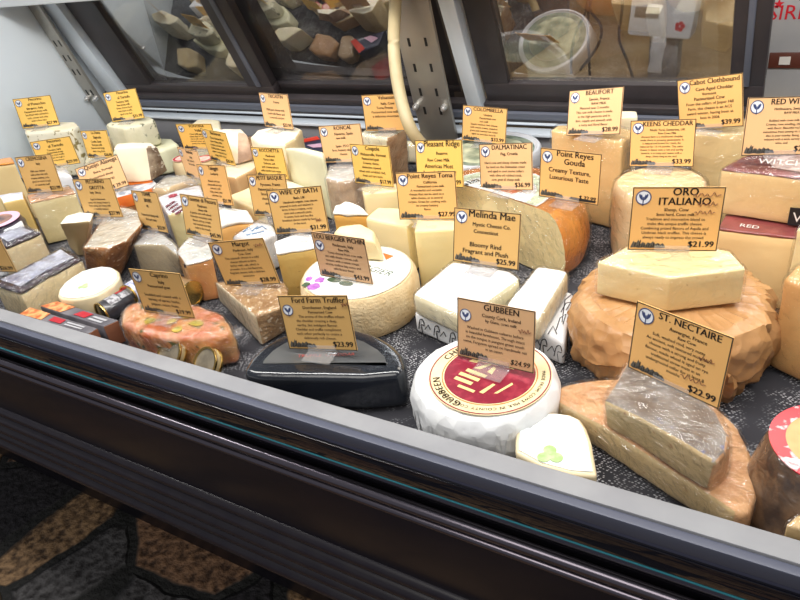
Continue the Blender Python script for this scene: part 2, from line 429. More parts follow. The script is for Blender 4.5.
# pâté cartons
CARTG = M('grey_carton_print', (92, 90, 96), .4, (120, 116, 120), 40)
KBROWN = M('brown_carton_end', (150, 100, 74), .6, (128, 80, 56), 20)
def carton(label, top, zt, pic, red, bars):
    t = XY(top, zt); root = empty('food_carton', (*[sum(p[i] for p in t) / 4 for i in (0, 1)], 0)); tag(root, label, 'box', 'small food cartons by the front rail')
    bm = prism_bm(t, t, zt, 0, .0008, 1, topidx=1); split_emit(bm, root, {1: ('carton_sleeve', CARTG)})
    for i0, i1 in ((1, 2), (3, 0)):
        a_, b_ = V((*t[i0], 0)), V((*t[i1], 0)); d_ = (b_ - a_).normalized(); n_ = V((d_.y, -d_.x, 0)); mid = sum((V((*q, 0)) for q in t), V((0, 0, 0))) / 4
        if n_.dot(a_ - mid) < 0: n_ = -n_
        box('end_flap', (a_ + b_) / 2 + n_ * .0006 + V((0, 0, zt / 2)), ((b_ - a_).length * .96, .001, zt * .94), KBROWN, root, Matrix((d_, n_, V((0, 0, 1)))).transposed(), 0)
    def q(u, v): return tuple((V(t[0]).lerp(V(t[1]), u)).lerp(V(t[3]).lerp(V(t[2]), u), v))
    decal(root, 'food_picture', [q(0.01, .03), q(pic, .03), q(pic, .97), q(.01, .97)], zt, M('food_picture_print', (236, 170, 112), .4, (190, 100, 52), 110, lo=.4, hi=.6))
    decal(root, 'red_square', [q(red, .2), q(red + .17, .2), q(red + .17, .8), q(red, .8)], zt, REDINK)
    bm = bmesh.new()
    for k in range(2):
        u0 = red + .22; b = flat_bm([q(u0, .2 + .3 * k), q(min(.97, u0 + bars), .2 + .3 * k), q(min(.97, u0 + bars), .38 + .3 * k), q(u0, .38 + .3 * k)], zt + .0006, .0004)
        me = bpy.data.meshes.new('tmp'); b.to_mesh(me); b.free(); bm.from_mesh(me); bpy.data.meshes.remove(me)
    mesh_obj('grey_print', bm, M('light_grey_print', (176, 176, 180), .5), root, smooth=False)
carton('grey food carton with an orange picture and red square, touching the front rail', [(19, 314.5), (88, 333.5), (97, 328), (30, 307.5)], .036, .33, .42, .24)
carton('grey food carton with a red square behind the carton at the front rail', [(40, 306.5), (103, 326.5), (118, 320), (57, 301.5)], .036, .33, .5, .2)
# small tins, lying
def lying_can(name, label, cat, a, b, rr, body, group, stripes=True, rim=GOLD, lidmat=TIN):
    """cylinder from end a to end b (world points of the axis)"""
    a, b = V(a), V(b); ax = (b - a).normalized(); u = ax.cross(V((0, 0, 1))).normalized(); w = ax.cross(u)
    root = empty(name, (a + b) / 2 - V((0, 0, rr))); tag(root, label, cat, group)
    L = (b - a).length
    def lat(prof):
        bm = bmesh.new(); R = []
        for k in range(40):
            an = 2 * math.pi * k / 40; d = u * math.cos(an) + w * math.sin(an)
            R.append([bm.verts.new(a + ax * z + d * q) for q, z in prof])
        for k in range(40):
            A, B = R[k], R[(k + 1) % 40]
            for i in range(len(prof) - 1): bm.faces.new((A[i], B[i], B[i + 1], A[i + 1]))
        bmesh.ops.remove_doubles(bm, verts=bm.verts, dist=1e-6); return bm
    mesh_obj('can_body', lat([(0, .002), (rr * .93, .002), (rr * .97, .004), (rr * .97, L - .004), (rr * .93, L - .002), (0, L - .002)]), body, root)
    for z in (0, L - .003): mesh_obj('rim', lat([(rr * .88, z), (rr, z), (rr * 1.02, z + .0015), (rr, z + .003), (rr * .88, z + .003), (rr * .88, z)]), rim, root)
    mesh_obj('end_disc', lat([(0, .0012), (rr * .5, .001), (rr * .7, .0018), (rr * .89, .0014), (rr * .89, .0022), (0, .0022)]), lidmat, root)
    if stripes:
        for (z0, z1, a0, a1, m, nm) in stripes:
            bm = bmesh.new(); n = 10; vs = []
            for k in range(n + 1):
                an = math.radians(a0 + (a1 - a0) * k / n); d = u * math.cos(an) + w * math.sin(an)
                vs.append([bm.verts.new(a + ax * z + d * (rr * .97 + e)) for z, e in ((L * z0, .0004), (L * z1, .0004))])
            for k in range(n): bm.faces.new((vs[k][0], vs[k + 1][0], vs[k + 1][1], vs[k][1]))
            mesh_keep(nm, bm, m, root)
    return root
CANBLK = M('black_can_print', (38, 36, 42), .35, (60, 58, 64), 60, coat=.4)
SILVERPRINT = M('silver_print', (186, 186, 190), .4, (120, 118, 122), 220, lo=.45, hi=.55)
p1 = at(101, 314, .022); p2 = at(131, 297.5, .022)
lying_can('food_tin', 'small black tin with a red square, lying beside the bell-shaped white cheese', 'tin', p1, p2, .0175, CANBLK, 'small tins by the front rail',
          [(.25, .6, -150, -40, SILVERPRINT, 'silver_print'), (.62, .9, -130, -88, REDINK, 'red_square'), (.62, .9, -84, -45, SILVERPRINT, 'silver_print')])
p1 = at(128, 296, .03); p2 = at(150, 281, .03)
lying_can('food_tin', 'white-labelled tin lying behind the black tin with a red square', 'tin', p1, p2, .0175, M('white_can_print', (214, 216, 226), .4, (110, 120, 170), 120, lo=.45, hi=.6), 'small tins by the front rail', None)
p1 = at(193, 294, .022); p2 = at(176, 288, .022)
lying_can('food_jar', 'jar with a gold lid lying between the herbed roll and the rind-topped wedge', 'jar', p1, p2, .02, M('jar_content', (150, 120, 84), .3, coat=.8), 'gold-lidded jars', None, lidmat=GOLD)
# gold-lidded jars leaning on the rail
def lid_jar(label, c, rr):
    ax = V((-.15, -.72, .68)).normalized()
    a = V(c); b = a - ax * .012
    lying_can('food_jar', label, 'jar', a, b, rr, M('jar_glass_content', (170, 150, 110), .15, coat=1), 'gold-lidded jars', None, rim=GOLD, lidmat=M('lid_top', (150, 140, 122), .25, (190, 176, 150), 50, metal=.6))
lid_jar('larger of the two gold-rimmed jar lids leaning by the front rail', aty(168, 354, .439), .0235)
lid_jar('smaller gold-rimmed jar lid by the front rail, nearer the black half wheel', aty(204, 363.5, .439), .0215)
# herb and tomato roll in cellophane
HERB = M('herb_tomato_rind', (206, 98, 30), .45, (232, 176, 110), 24, 5, bump=.5, bs=60, speck=(96, 104, 48), ss=55, st=.62, coat=1, coatr=.12, coatb=1.0)
t = [(119, 322), (121, 311), (130, 303), (160, 299), (200, 305), (222, 314), (232, 326), (229, 333), (203, 338), (165, 337.5), (134, 330)]
r = cheese('herbed_cheese_roll', 'orange herb-coated cheese roll in shiny cellophane beside the jar lids', 'cheese', t, .05, bot=None, paste=HERB, bev=.02, amp=.003, seg=6, step=.008, wrap=film('roll_film', 60, 1.0, .16), pname='coated_body')
c0 = at(228, 334, .03); c1 = at(242, 332, .03)
bm = bmesh.new()
for k in range(7):
    a = k / 7 * 2 * math.pi; d = V((math.cos(a) * .3, math.sin(a) * .3, math.sin(a * 2 + 1) * .6 + .2)) * .016
    q = [bm.verts.new(x) for x in (c0 + d * .4, c0 - d * .2, c1 - d * .7 + V((0, 0, .004)), c1 + d)]
    bm.faces.new(q)
mesh_keep('twisted_end', bm, FILM_HAZY, r)
bm = bmesh.new()
for k, (x, y) in enumerate([(172, 322), (186, 316), (178, 330), (196, 324), (150, 322)]):
    c = at(x, y, .05); b = flat_bm([(c.x + (.012 if k % 2 else .008) * math.cos(a) * random.uniform(.7, 1.2), c.y + .007 * math.sin(a) * random.uniform(.7, 1.3)) for a in [i * .785 for i in range(8)]], .0508, .0012)
    me = bpy.data.meshes.new('tmp'); b.to_mesh(me); b.free(); bm.from_mesh(me); bpy.data.meshes.remove(me)
mesh_obj('yellow_flowers', bm, M('yellow_petals', (226, 190, 60), .5, (150, 150, 60), 200), r)
# brown-crusted wedge
r = cheese('cheese_wedge', 'pointed pale wedge with a grainy brown rind in front of the paper-topped mustard wedge', 'cheese',
       [(215, 282), (240, 281), (284, 282), (288, 290), (287, 307), (255, 316)], .048, bot=[(219, 300), (243, 281.5), (284, 301), (286, 311), (286, 331), (262, 346)],
       cut=(5,), paste=M('grey_cream_paste', (222, 210, 182), .5, (206, 190, 158), 14, bump=.2, bs=150), rind=CRUST, bev=.003, wrap=FILM)
# black waxed half wheel
t = XY([(240, 372), (247, 360), (258, 349), (272, 340), (290, 332), (316, 327), (340, 327), (356, 329.5), (374, 335), (390, 344), (401, 354), (404, 366), (401, 375), (360, 379), (300, 378), (250, 377)], .05)
t = [(x, y + .004) for x, y in t]
root = empty('half_round_cheese', (*[sum(p[i] for p in t) / len(t) for i in (0, 1)], 0)); tag(root, 'glossy black waxed half wheel beside the white paper wheel at the front rail', 'cheese', GROUP)
bm = prism_bm(t, t, .05, 0, .014, 6); refine(bm, .01, .0005, 30)
for f in bm.faces: f.material_index = 0
split_emit(bm, root, {0: ('wax_coat', BLACKWAX)})
tt = grow(t, -.021)
decal(root, 'top_label', tt, .05, M('smoke_label', (92, 92, 90), .25, (70, 72, 74), 12, coat=1, coatr=.08), .0006, 0)
a0 = at(285, 359, .05); a1 = at(368, 356, .05)
top_text(root, 'TRUFFLE  CHEDDAR', .0075, (a0 + a1) / 2, math.atan2(a1.y - a0.y, a1.x - a0.x), .0518, M('red_print', (170, 60, 50), .5), bold=0, maxw=(a1 - a0).length)
FORD_ROOT = root
# white paper wheel with maroon label
c = at(478, 382, .056); c.y = .5075; rr = 73.5 * depth(c) / F_PX
R = rr
prof = [(0, 0), (R * .96, 0), (R * .99, .006), (R * 1.01, .02), (R * 1.01, .040), (R * .985, .050), (R * .93, .0555), (R * .85, .056), (R * .6, .056), (R * .3, .056), (0, .056)]
GW = wheel('round_cheese', 'white paper-wrapped wheel with a round maroon and cream label at the front rail', 'cheese', c, R, .056, 0, CRINKLE, 'paper_wrapper', prof, amp=.0022, sc=38)
bm = bmesh.new()                                    # folded paper pleats round the side
for k in range(22):
    a = 2 * math.pi * k / 22 + random.uniform(-.08, .08)
    for dz, dw in ((0, 1),):
        p = [(R * .995, .006, -.10), (R * 1.022, .018, 0), (R * 1.012, .042, .06), (R * 1.012, .041, .11), (R * 1.016, .018, .13), (R * .99, .005, .02)]
        bm.faces.new([bm.verts.new((c.x + q * math.cos(a + s), c.y + q * math.sin(a + s), z)) for q, z, s in p])
mesh_keep('paper_pleats', bm, CRINKLE, GW)
z = .0575
LBL = M('cream_label_paper', (240, 226, 184), .45, (234, 214, 164), 60, coat=.3)
lr = R * .83
cc = (c.x + .007, c.y + .001)
decal(GW, 'label_disc', disc_pts(cc, lr), z, LBL, .0007, 0)
mesh_obj('label_ring', ring_bm(cc, lr * .965, lr * .985, z + .0008, th=.0003), MAROON, GW, smooth=False)
mesh_obj('label_ring', ring_bm(cc, lr * .765, lr * .78, z + .0008, th=.0003), ORANGEINK, GW, smooth=False)
decal(GW, 'label_picture', disc_pts(cc, lr * .74), z + .0008, MAROON, .0003, 0)
bm = bmesh.new()
def addflat(bm, poly, z, th=.0003):
    b = flat_bm(poly, z, th); me = bpy.data.meshes.new('tmp'); b.to_mesh(me); b.free(); bm.from_mesh(me); bpy.data.meshes.remove(me)
def lp(u, v): return (cc[0] + (u * .94 + v * .16) * lr, cc[1] + (-u * .16 + v * .94) * lr)
for quad in ([(-.45, -.28), (-.05, -.28), (-.05, -.2), (-.45, -.2)], [(-.4, -.14), (.0, -.14), (.0, -.06), (-.4, -.06)], [(-.45, -.42), (-.1, -.42), (-.1, -.34), (-.45, -.34)],
             [(-.32, 0), (-.2, .02), (-.1, .22), (-.14, .24)], [(-.06, .02), (.05, .0), (.02, .18), (-.04, .2)], [(-.28, -.56), (.05, -.56), (.05, -.5), (-.28, -.5)],
             [(.12, -.5), (.2, -.5), (.25, -.2), (.2, -.2)], [(.35, -.4), (.4, -.38), (.5, -.05), (.46, -.02)], [(.02, .28), (.3, .3), (.28, .34), (.02, .33)], [(-.5, .12), (-.36, .14), (-.3, .3), (-.46, .26)]):
    addflat(bm, [lp(*p) for p in quad], z + .0012)
mesh_obj('label_drawing', bm, CREAMINK, GW, smooth=False)
bm = bmesh.new()
def arc_text(bm, s, size, cc, rad, a_start, z, bold=.02):
    a = a_start
    for ch in s:
        if ch == ' ': a -= size * .45 / rad; continue
        vs, fs, w = text2d(ch, bold); half = w * size / 2 / rad; a -= half
        u = V((math.sin(a), -math.cos(a), 0)); n = V((math.cos(a), math.sin(a), 0)); o = V((cc[0], cc[1], z)) + n * rad
        nv = [bm.verts.new(o + u * ((x - w / 2) * size) + n * (y * size)) for x, y in vs]
        for f in fs:
            try: bm.faces.new([nv[i] for i in f])
            except ValueError: pass
        a -= half + size * .13 / rad
arc_text(bm, 'GUBBEEN', lr * .17, cc, lr * .81, math.radians(262), z + .0011)
mesh_keep('label_lettering', bm, M('brown_ink', (96, 52, 40), .5), GW); bm = bmesh.new()
arc_text(bm, 'CHEESE', lr * .17, cc, lr * .81, math.radians(172), z + .0011)
mesh_keep('label_lettering', bm, M('brown_ink', (96, 52, 40), .5), GW)
bm = bmesh.new()
arc_text(bm, 'MADE FROM COWS MILK IN COUNTY CORK IRELAND', lr * .085, cc, lr * .84, math.radians(385), z + .0011, .005)
mesh_keep('label_small_lettering', bm, M('brown_ink', (96, 52, 40), .5), GW)
# printed white bricks with bloomy squares on top
PRINT = M('black_leaf_print', (52, 52, 60), .5)
def scrib(root, pxs, z, mat, r=.0006, name='leaf_print'):
    bm = bmesh.new()
    for l in pxs: tube_bm(bm, [at(x, y, z) for x, y in l], r, 5)
    mesh_obj(name, bm, mat, root)
r = cheese('paper_cheese_block', 'white paper-wrapped block with black leaf print under the square white cheese', 'cheese', [(413, 311), (460, 331), (513, 300), (455, 278)], .033, paste=WHITEPAPER, bev=.006, amp=.0012, pname='printed_wrapper')
def vprint(root, top_a, top_b, zt, n, off=.0012):
    """small leaf marks on an upright side running between two world points"""
    a, b = V((*top_a[:2], 0)), V((*top_b[:2], 0)); d = (b - a).normalized(); nrm = V((d.y, -d.x, 0))
    if nrm.dot(CAM - a) < 0: nrm = -nrm
    bm = bmesh.new()
    for k in range(n):
        s = (k + .5) / n; o = a.lerp(b, s) + nrm * off
        g = [(-.3, .3), (-.1, .75), (.2, .85), (.3, .6), (0, .55), (.05, .15)]
        tube_bm(bm, spline([o + d * x * .018 + V((0, 0, y * zt)) for x, y in g], 4), .0007, 5)
        tube_bm(bm, [o + d * .006 + V((0, 0, .4 * zt)), o + d * .013 + V((0, 0, .7 * zt)), o + d * .016 + V((0, 0, .5 * zt))], .0006, 5)
    mesh_obj('leaf_print', bm, PRINT, root)
vprint(r, at(413, 311, .033), at(460, 331, .033), .031, 3)
r = cheese('square_cheese', 'square white bloomy cheese on a printed paper block, left of the long white brick', 'cheese', [(411, 293), (466, 317), (521, 277), (510, 269), (452, 259)], .068, zb=.034, paste=M('bloomy_cream_side', (238, 230, 200), .5, (228, 216, 178), 20, bump=.2), rind=M('bloomy_cream_side', (1, 1, 1)), topm=GLOSSPAPER, bev=.009, seg=4, wrap=FILM)
r = cheese('paper_cheese_block', 'long white paper-wrapped block with black leaf print, left of the kraft paper wheel', 'cheese', [(522, 324), (564, 342), (574, 292), (541, 284)], .036, paste=WHITEPAPER, bev=.006, amp=.0012, pname='printed_wrapper')
vprint(r, at(566, 342, .036), at(577, 291, .036), .033, 3); vprint(r, at(522, 324, .036), at(566, 342, .036), .033, 3)
scrib(r, [[(556, 330), (560, 318), (566, 314), (563, 324)], [(561, 312), (566, 303), (571, 302), (566, 310)], [(562, 322), (565, 300), (572, 294)], [(548, 334), (553, 326), (557, 334)]], .0368, PRINT)
r = cheese('square_cheese', 'long white bloomy brick on printed paper, between the square white cheese and kraft paper wheel', 'cheese', [(505, 304), (539, 320), (569, 270), (537, 264.5)], .07, zb=.037, paste=M('bloomy_cream_side', (1, 1, 1)), rind=M('bloomy_cream_side', (1, 1, 1)), topm=GLOSSPAPER, bev=.007, seg=4, wrap=FILM)
# kraft paper wheel with yellow slab
c = at(672, 290, .078); R = 95.5 * depth(c) / F_PX
prof = [(0, 0), (R * .97, 0), (R * 1.02, .008), (R * 1.03, .03), (R * 1.01, .058), (R * .94, .073), (R * .84, .078), (R * .5, .079), (R * .25, .079), (0, .079)]
KW = wheel('round_cheese', 'big wheel wrapped in brown kraft paper under the flecked yellow slab', 'cheese', c, R, .079, 0, KRAFT, 'kraft_wrapper', prof, amp=0, seg=140)
for o in KW.children:                                # drawn paper: creases that run down the side and fan over the shoulder
    for v in o.data.vertices:
        q = v.co; a = math.atan2(q.y, q.x); rr_ = math.hypot(q.x, q.y)
        if rr_ < R * .45: continue
        k_ = min(1, (rr_ - R * .45) / (R * .4)); hgt = q.z / .079
        f = abs(noise.noise(V((a * 5.5 + hgt * .9, hgt * 1.3, 2)))) * 1.1 + abs(noise.noise(V((a * 13 - hgt * 1.6, hgt * 2.2, 7)))) * .55
        d = (f - .4) * .02 * k_
        q.x += math.cos(a) * d; q.y += math.sin(a) * d
        if hgt > .6: q.z += (.25 - f) * .009 * k_
        if hgt > .95: q.z = min(q.z, .0795)
    o.data.set_sharp_from_angle(angle=math.radians(24))
ang = math.radians(222)
bm = bmesh.new()
def kp(a, r_, z): return (c.x + R * r_ * math.cos(a), c.y + R * r_ * math.sin(a), z)
for a0_, a1_ in ((math.radians(205), math.radians(262)), (math.radians(300), math.radians(338))):   # two big folded flaps
    bm = bmesh.new(); n = 12; A_ = []
    for k in range(n + 1):
        a = a0_ + (a1_ - a0_) * k / n; s_ = math.sin(math.pi * k / n)
        A_.append([bm.verts.new(kp(a, q, z + s_ * dz)) for q, z, dz in ((.84, .0808, 0), (.97, .0775, .003), (1.06, .062, .004), (1.075 + .03 * s_, .050 - .018 * s_, 0), (1.06, .049 - .018 * s_, -.001))])
    for k in range(n):
        for m_ in range(4): bm.faces.new((A_[k][m_], A_[k + 1][m_], A_[k + 1][m_ + 1], A_[k][m_ + 1]))
    refine(bm, .007, .0022, 110, 3, 4)
    mesh_keep('paper_flap', bm, KRAFT, KW)
FLECK = M('flecked_yellow_paste', (242, 222, 170), .4, (236, 210, 150), 9, bump=.15, bs=140, speck=(160, 120, 70), ss=120, st=.7, sss=.1)
r = cheese('cheese_slab', 'thick flecked yellow slab on top of the kraft paper wheel', 'cheese', [(597, 262), (670, 278), (746, 269), (730, 251), (690, 243), (630, 245)], .124, zb=.083, paste=FLECK, bev=.002, wrap=FILM)
# nutty half wheels at the right front
r = cheese('half_round_cheese', 'lower pinkish-rinded half wheel in plastic, under the silver-wrapped piece', 'cheese',
       [(550, 397), (605, 427), (660, 463), (706, 492), (735, 512), (751, 512), (757, 494), (756, 476), (751, 452), (738, 426), (715, 404), (680, 385), (640, 377), (608, 377), (585, 379.5), (562, 385)], .035,
       cut=(0, 1, 2, 3), paste=STNECT, rind=ROSE, bev=.007, seg=4, amp=.0012, wrap=film('shiny_film', 55, 1.0, .1))
SILV = M('silver_blue_foil_top', (150, 142, 134), .35, (112, 98, 88), 30, bump=.6, bs=60, coat=1, coatr=.1, coatb=1.0, speck=(84, 100, 160), ss=45, st=.64)
r = cheese('half_round_cheese', 'upper half wheel with a shiny silvery top, leaning behind the front right rail', 'cheese',
       [(603, 401), (637, 417), (680, 441), (716, 463), (727, 452), (729, 434), (718, 412), (695, 390), (660, 370), (628, 360)], .076, zb=.037,
       bot=[(606, 426), (640, 447), (680, 476), (708, 492), (724, 480), (730, 462), (720, 440), (697, 418), (662, 394), (634, 390)],
       cut=(0, 1, 2), paste=STNECT, rind=ROSE, topm=SILV, bev=.004, amp=.0012, wrap=film('shiny_film_b', 55, 1.0, .1))
# red-ringed wheel in the right corner
c = at(838, 452, .07); R = 64 * depth(c) / F_PX
prof = [(0, 0), (R * 1.25, 0), (R * 1.28, .01), (R * 1.12, .045), (R * 1.0, .07), (R * .93, .075), (R * .5, .075), (0, .075)]
W = wheel('round_cheese', 'wheel with an orange label ringed in red at the right front corner', 'cheese', c, R, .075, 0, M('dark_film_over_tan', (128, 100, 74), .3, (70, 56, 48), 40, coat=1, coatr=.1, coatb=1), 'wrapped_side', prof, amp=.0015)
decal(W, 'orange_label', disc_pts(c, R * .74), .0765, M('peach_print', (232, 166, 104), .4, (226, 140, 72), 30, coat=.5), .0006, 0)
mesh_obj('red_label_ring', ring_bm(c, R * .74, R * .98, .0762, th=.0012), M('red_white_print', (214, 30, 52), .4, (240, 214, 216), 70, lo=.52, hi=.6, coat=.5), W, smooth=False)
r = cheese('cheese_wedge', 'small pale piece at the bottom right edge in front of the red-ringed wheel', 'cheese', [(786, 524), (800, 512), (830, 519), (822, 534)], .045, paste=TAN, bev=.003, wrap=FILM)
# right brown blocks
r = cheese('cheese_block', 'tall tan-rinded block at the right edge beside the kraft paper wheel', 'cheese', [(784, 278), (850, 303), (862, 278), (798, 262)], .113, paste=M('tan_smooth_rind', (224, 178, 116), .55, (206, 152, 92), 18, bump=.2, bs=90), bev=.006, wrap=FILM)
r = cheese('cheese_wedge', 'pale cream wedge at the right edge standing behind the tall tan-rinded block', 'cheese', [(797, 229), (850, 244), (855, 230), (806, 220)], .13, paste=BUTTER, bev=.003, wrap=FILM)
# ================================================================== MIDDLE ROWS
# wheel with a printed paper top and a thistle
c = at(357.5, 272, .06); R = 60 * depth(c) / F_PX
prof = [(0, 0), (R * .95, 0), (R * .985, .006), (R * 1.0, .018), (R * 1.0, .042), (R * .98, .054), (R * .93, .06), (R * .5, .0605), (0, .0605)]
LW = wheel('round_cheese', 'round pocked tan wheel with a white paper top printed with a purple thistle', 'cheese', c, R, .0605, 0, TANRIND, 'rind', prof, amp=.0012)
decal(LW, 'paper_top', disc_pts(c, R * .9), .0607, M('top_paper', (238, 242, 240), .5), .0006, .0004)
mesh_obj('paper_edge_line', ring_bm(c, R * .885, R * .892, .0618, th=.0002), M('grey_green_ink', (150, 160, 140), .5), LW, smooth=False)
zt = .0618
for k, (x, y, rr, nm, m) in enumerate([(314, 287, .010, 'thistle_print', PURPLEINK), (320, 280, .008, 'thistle_print', PURPLEINK), (309, 279, .006, 'thistle_print', PURPLEINK), (306, 285, .006, 'thistle_leaf_print', DARKGREEN)]):
    q = at(x, y, zt); decal(LW, nm, [(q.x + rr * math.cos(a) * random.uniform(.7, 1.15), q.y + rr * math.sin(a) * random.uniform(.7, 1.15)) for a in [i * .42 for i in range(15)]], zt + .0002 * k, m, .0002, 0)
for x, y in ((334, 280), (346, 283.5)):
    q = at(x, y, zt); decal(LW, 'leaf_print', [(q.x + .011 * math.cos(a), q.y + .006 * math.sin(a)) for a in [i * .524 for i in range(12)]], zt, DARKGREEN, .0002, 0)
patch(LW, 'orange_mark', [(383, 253), (394, 256), (386, 260)], zt, ORANGEINK, .0002, 0)
a0, a1 = at(344, 264, zt), at(397, 278.5, zt)
top_text(LW, 'BERGIER', .0185, (a0 + a1) / 2, math.atan2(a1.y - a0.y, a1.x - a0.x), zt + .0002, DARKGREEN, maxw=(a1 - a0).length, bold=0, shear=.15)
cheese('cheese_wedge', 'pale wedge lying on the thistle-printed wheel behind its card', 'cheese', [(334, 232), (350, 237), (374, 242), (374, 231), (361, 223.5), (340, 226)], .098, zb=.0635, bot=[(330, 251), (350, 259), (385, 261), (381, 246), (362, 238), (336, 242)], paste=BUTTER, bev=.004, pname='paste')
# pale yellow blocks in the middle
cheese('cheese_block', 'pale yellow block left of its twin, behind the thistle-printed wheel', 'cheese', [(365, 218), (407, 227), (414, 222), (402, 208), (378, 207)], .078, paste=BUTTER, bev=.004, cut=(0,), rind=YELLOW, topm=BUTTER)
cheese('cheese_block', 'pale yellow block behind the square white cheese, right of its twin', 'cheese', [(414, 231.5), (458, 229.5), (457, 216), (417, 218)], .092, paste=YELLOW, bev=.003, topm=BUTTER, rind=YELLOW)
cheese('cheese_block', 'small pale block behind the two pale yellow blocks with a clear stand on it', 'cheese', [(363.5, 194), (401, 190), (398, 183), (361, 187)], .085, paste=BUTTER, bev=.003)
cheese('cheese_block', 'plastic-wrapped pale block behind the two middle yellow cards', 'cheese', [(404, 194), (420, 193.5), (421, 185), (410, 185)], .1, paste=PALE, bev=.004, wrap=FILM)
cheese('cheese_wedge', 'small yellow wedge with a white bloomy top left of the pale blocks', 'cheese', [(332.5, 212), (368.5, 213), (360, 205), (345, 200.5), (335, 206)], .075, paste=AMBERP, rind=BLOOMY, rt=.007, bev=.006, amp=.0015)
cheese('cheese_wedge', 'mustard-yellow wedge with a white paper top behind the pointed rind-ended wedge', 'cheese', [(276, 252.5), (290, 250), (321, 245), (326, 237), (300, 232), (274, 242)], .083, paste=MUSTARD, rind=WHITEPAPER, rt=.006, bev=.004, rname='paper_top')
r = cheese('cheese_package', 'white film package with blue print behind the crusted wedge', 'cheese', [(231, 237), (262, 240), (276, 232), (272, 223), (255, 220.5)], .06, paste=GLOSSPAPER, bev=.006, amp=.002, pname='printed_film', wrap=FILM)
scrib(r, [[(243, 232), (249, 227), (252, 231), (258, 226)], [(256, 229), (262, 226), (266, 229)], [(246, 235), (256, 233), (264, 231)]], .0615, BLUEINK, .0008, 'blue_print')
# small wedge with scalloped dark edge, left of the crusted wedge
r = cheese('cheese_wedge', 'orange-brown wedge with a white paper top and dark scalloped edge, left of the pointed wedge', 'cheese', [(186, 264), (200, 261), (212, 257), (209, 244), (189, 237), (177, 251)], .067,
       bot=[(196, 300), (205, 301), (221, 298), (216, 280), (198, 272), (186, 284)], paste=M('orange_brown_paste', (206, 158, 98), .5, (186, 116, 66), 14, lo=.4, hi=.65, bump=.2), rind=M('pale_paper_top', (226, 222, 216), .5, (196, 200, 196), 40, bump=.5, bs=40), rt=.004, bev=.003, rname='paper_top', wrap=FILM)
bm = bmesh.new()
for k in range(9):
    t_ = k / 8; p = at(186 + 26 * t_, 264.5 - 7 * t_, .0615); box_bm(bm, p + V((0, -.0015, -.001 - .002 * (k % 2))), (.0045, .003, .006))
mesh_obj('scalloped_edge', bm, M('dark_brown_edge', (70, 48, 40), .6), r)
cheese('cheese_wedge', 'grey-tan wedge in loose plastic, left of the orange-brown wedge', 'cheese', [(133, 245), (147, 244.5), (163, 244.5), (179, 257), (177, 246), (163, 234), (146, 233)], .055, bot=[(141, 271), (150, 272), (164, 273), (183, 276), (181, 262), (165, 252), (149, 252)], paste=GREYTAN, topm=M('film_pale_top', (206, 208, 206), .35, (176, 176, 168), 30, coat=1, coatb=.9), rind=GREYTAN, bev=.003, wrap=FILM_HAZY)
# crusty wedge with white plastic top
cheese('cheese_wedge', 'tan-faced triangular wedge with a white top, behind the brown-crusted wedge', 'cheese', [(59, 224), (76, 222.5), (91, 221), (94, 213), (80, 212), (66, 216)], .085, bot=[(70, 247), (78, 256), (84, 256), (90, 247), (88, 239), (78, 240)], paste=GREYTAN, rind=PALE, topm=BLOOMY, cut=(0, 1), bev=.003)
cheese('cheese_wedge', 'brown-crusted wedge with a shiny plastic-wrapped top, left of the grey-tan wedge', 'cheese', [(82, 248), (110, 248), (128, 240), (143, 224), (139, 210), (122, 206), (104, 216)], .072, bot=[(86, 270), (104, 281), (122, 275), (132, 252), (136, 234), (124, 228), (106, 240)], paste=PALE, rind=BROWNRIND, topm=M('white_plastic_top', (226, 222, 210), .3, (206, 196, 176), 30, coat=1, coatb=.8), bev=.006, amp=.0016, wrap=FILM)
# left blocks
r = cheese('cheese_block', 'tall cream block with an orange edge and plastic-wrapped top at the left', 'cheese', [(30, 202), (75, 192), (69, 186), (27, 195)], .088, paste=M('left_cream_paste', (226, 212, 168), .5, (216, 198, 146), 12, bump=.15), rind=PINKRIND, rt=.004, bev=.003, wrap=FILM)
cheese('cheese_block', 'yellowish block with a blue-white plastic top, left of the tall cream block', 'cheese', [(3, 203), (24, 198.5), (23, 191), (-2, 195)], .1, paste=M('dull_yellow_paste', (216, 188, 122), .5, (204, 172, 102), 12), topm=M('blue_white_film', (222, 228, 240), .35, (150, 164, 210), 40, coat=.8, coatb=.8, lo=.5, hi=.75), rind=M('dull_yellow_paste', (1, 1, 1)), bev=.003)
c = at(-4, 221, .088); R = 25 * depth(c) / F_PX
W = wheel('round_cheese', 'dark-wrapped small wheel with a pink ringed label at the left edge', 'cheese', c, R, .088, 0, M('purple_black_film', (54, 42, 62), .35, (30, 26, 38), 50, coat=1, coatb=.9), 'dark_wrapper', amp=.001)
mesh_obj('pink_label_ring', ring_bm(c, R * .62, R * .9, .0882, th=.0008), PINKINK, W, smooth=False)
decal(W, 'label_centre', disc_pts(c, R * .6), .0884, M('label_centre_print', (60, 62, 78), .4, (180, 130, 104), 60), .0006, 0)
cheese('cheese_wedge', 'beige wedge with an orange rind at the far left edge by the end panel', 'cheese', [(-30, 168), (14, 162), (11, 157), (-28, 161)], .125, paste=M('beige_paste', (232, 208, 156), .5, (222, 194, 138), 12), rind=ORANGERIND, rt=.005, bev=.003)
cheese('cheese_package', 'white-wrapped lump behind the brownish card at the left', 'cheese', [(22, 182), (46, 177), (71, 174), (66, 167), (34, 166), (22, 176)], .076, paste=GLOSSPAPER, bev=.008, amp=.003, pname='wrapper')
cheese('cheese_wedge', 'cling-wrapped cream piece under the card between the spotted wheel and white wedge', 'cheese', [(84, 166), (119, 163), (118, 155), (86, 156)], .07, paste=PALE, bev=.004, wrap=FILM)
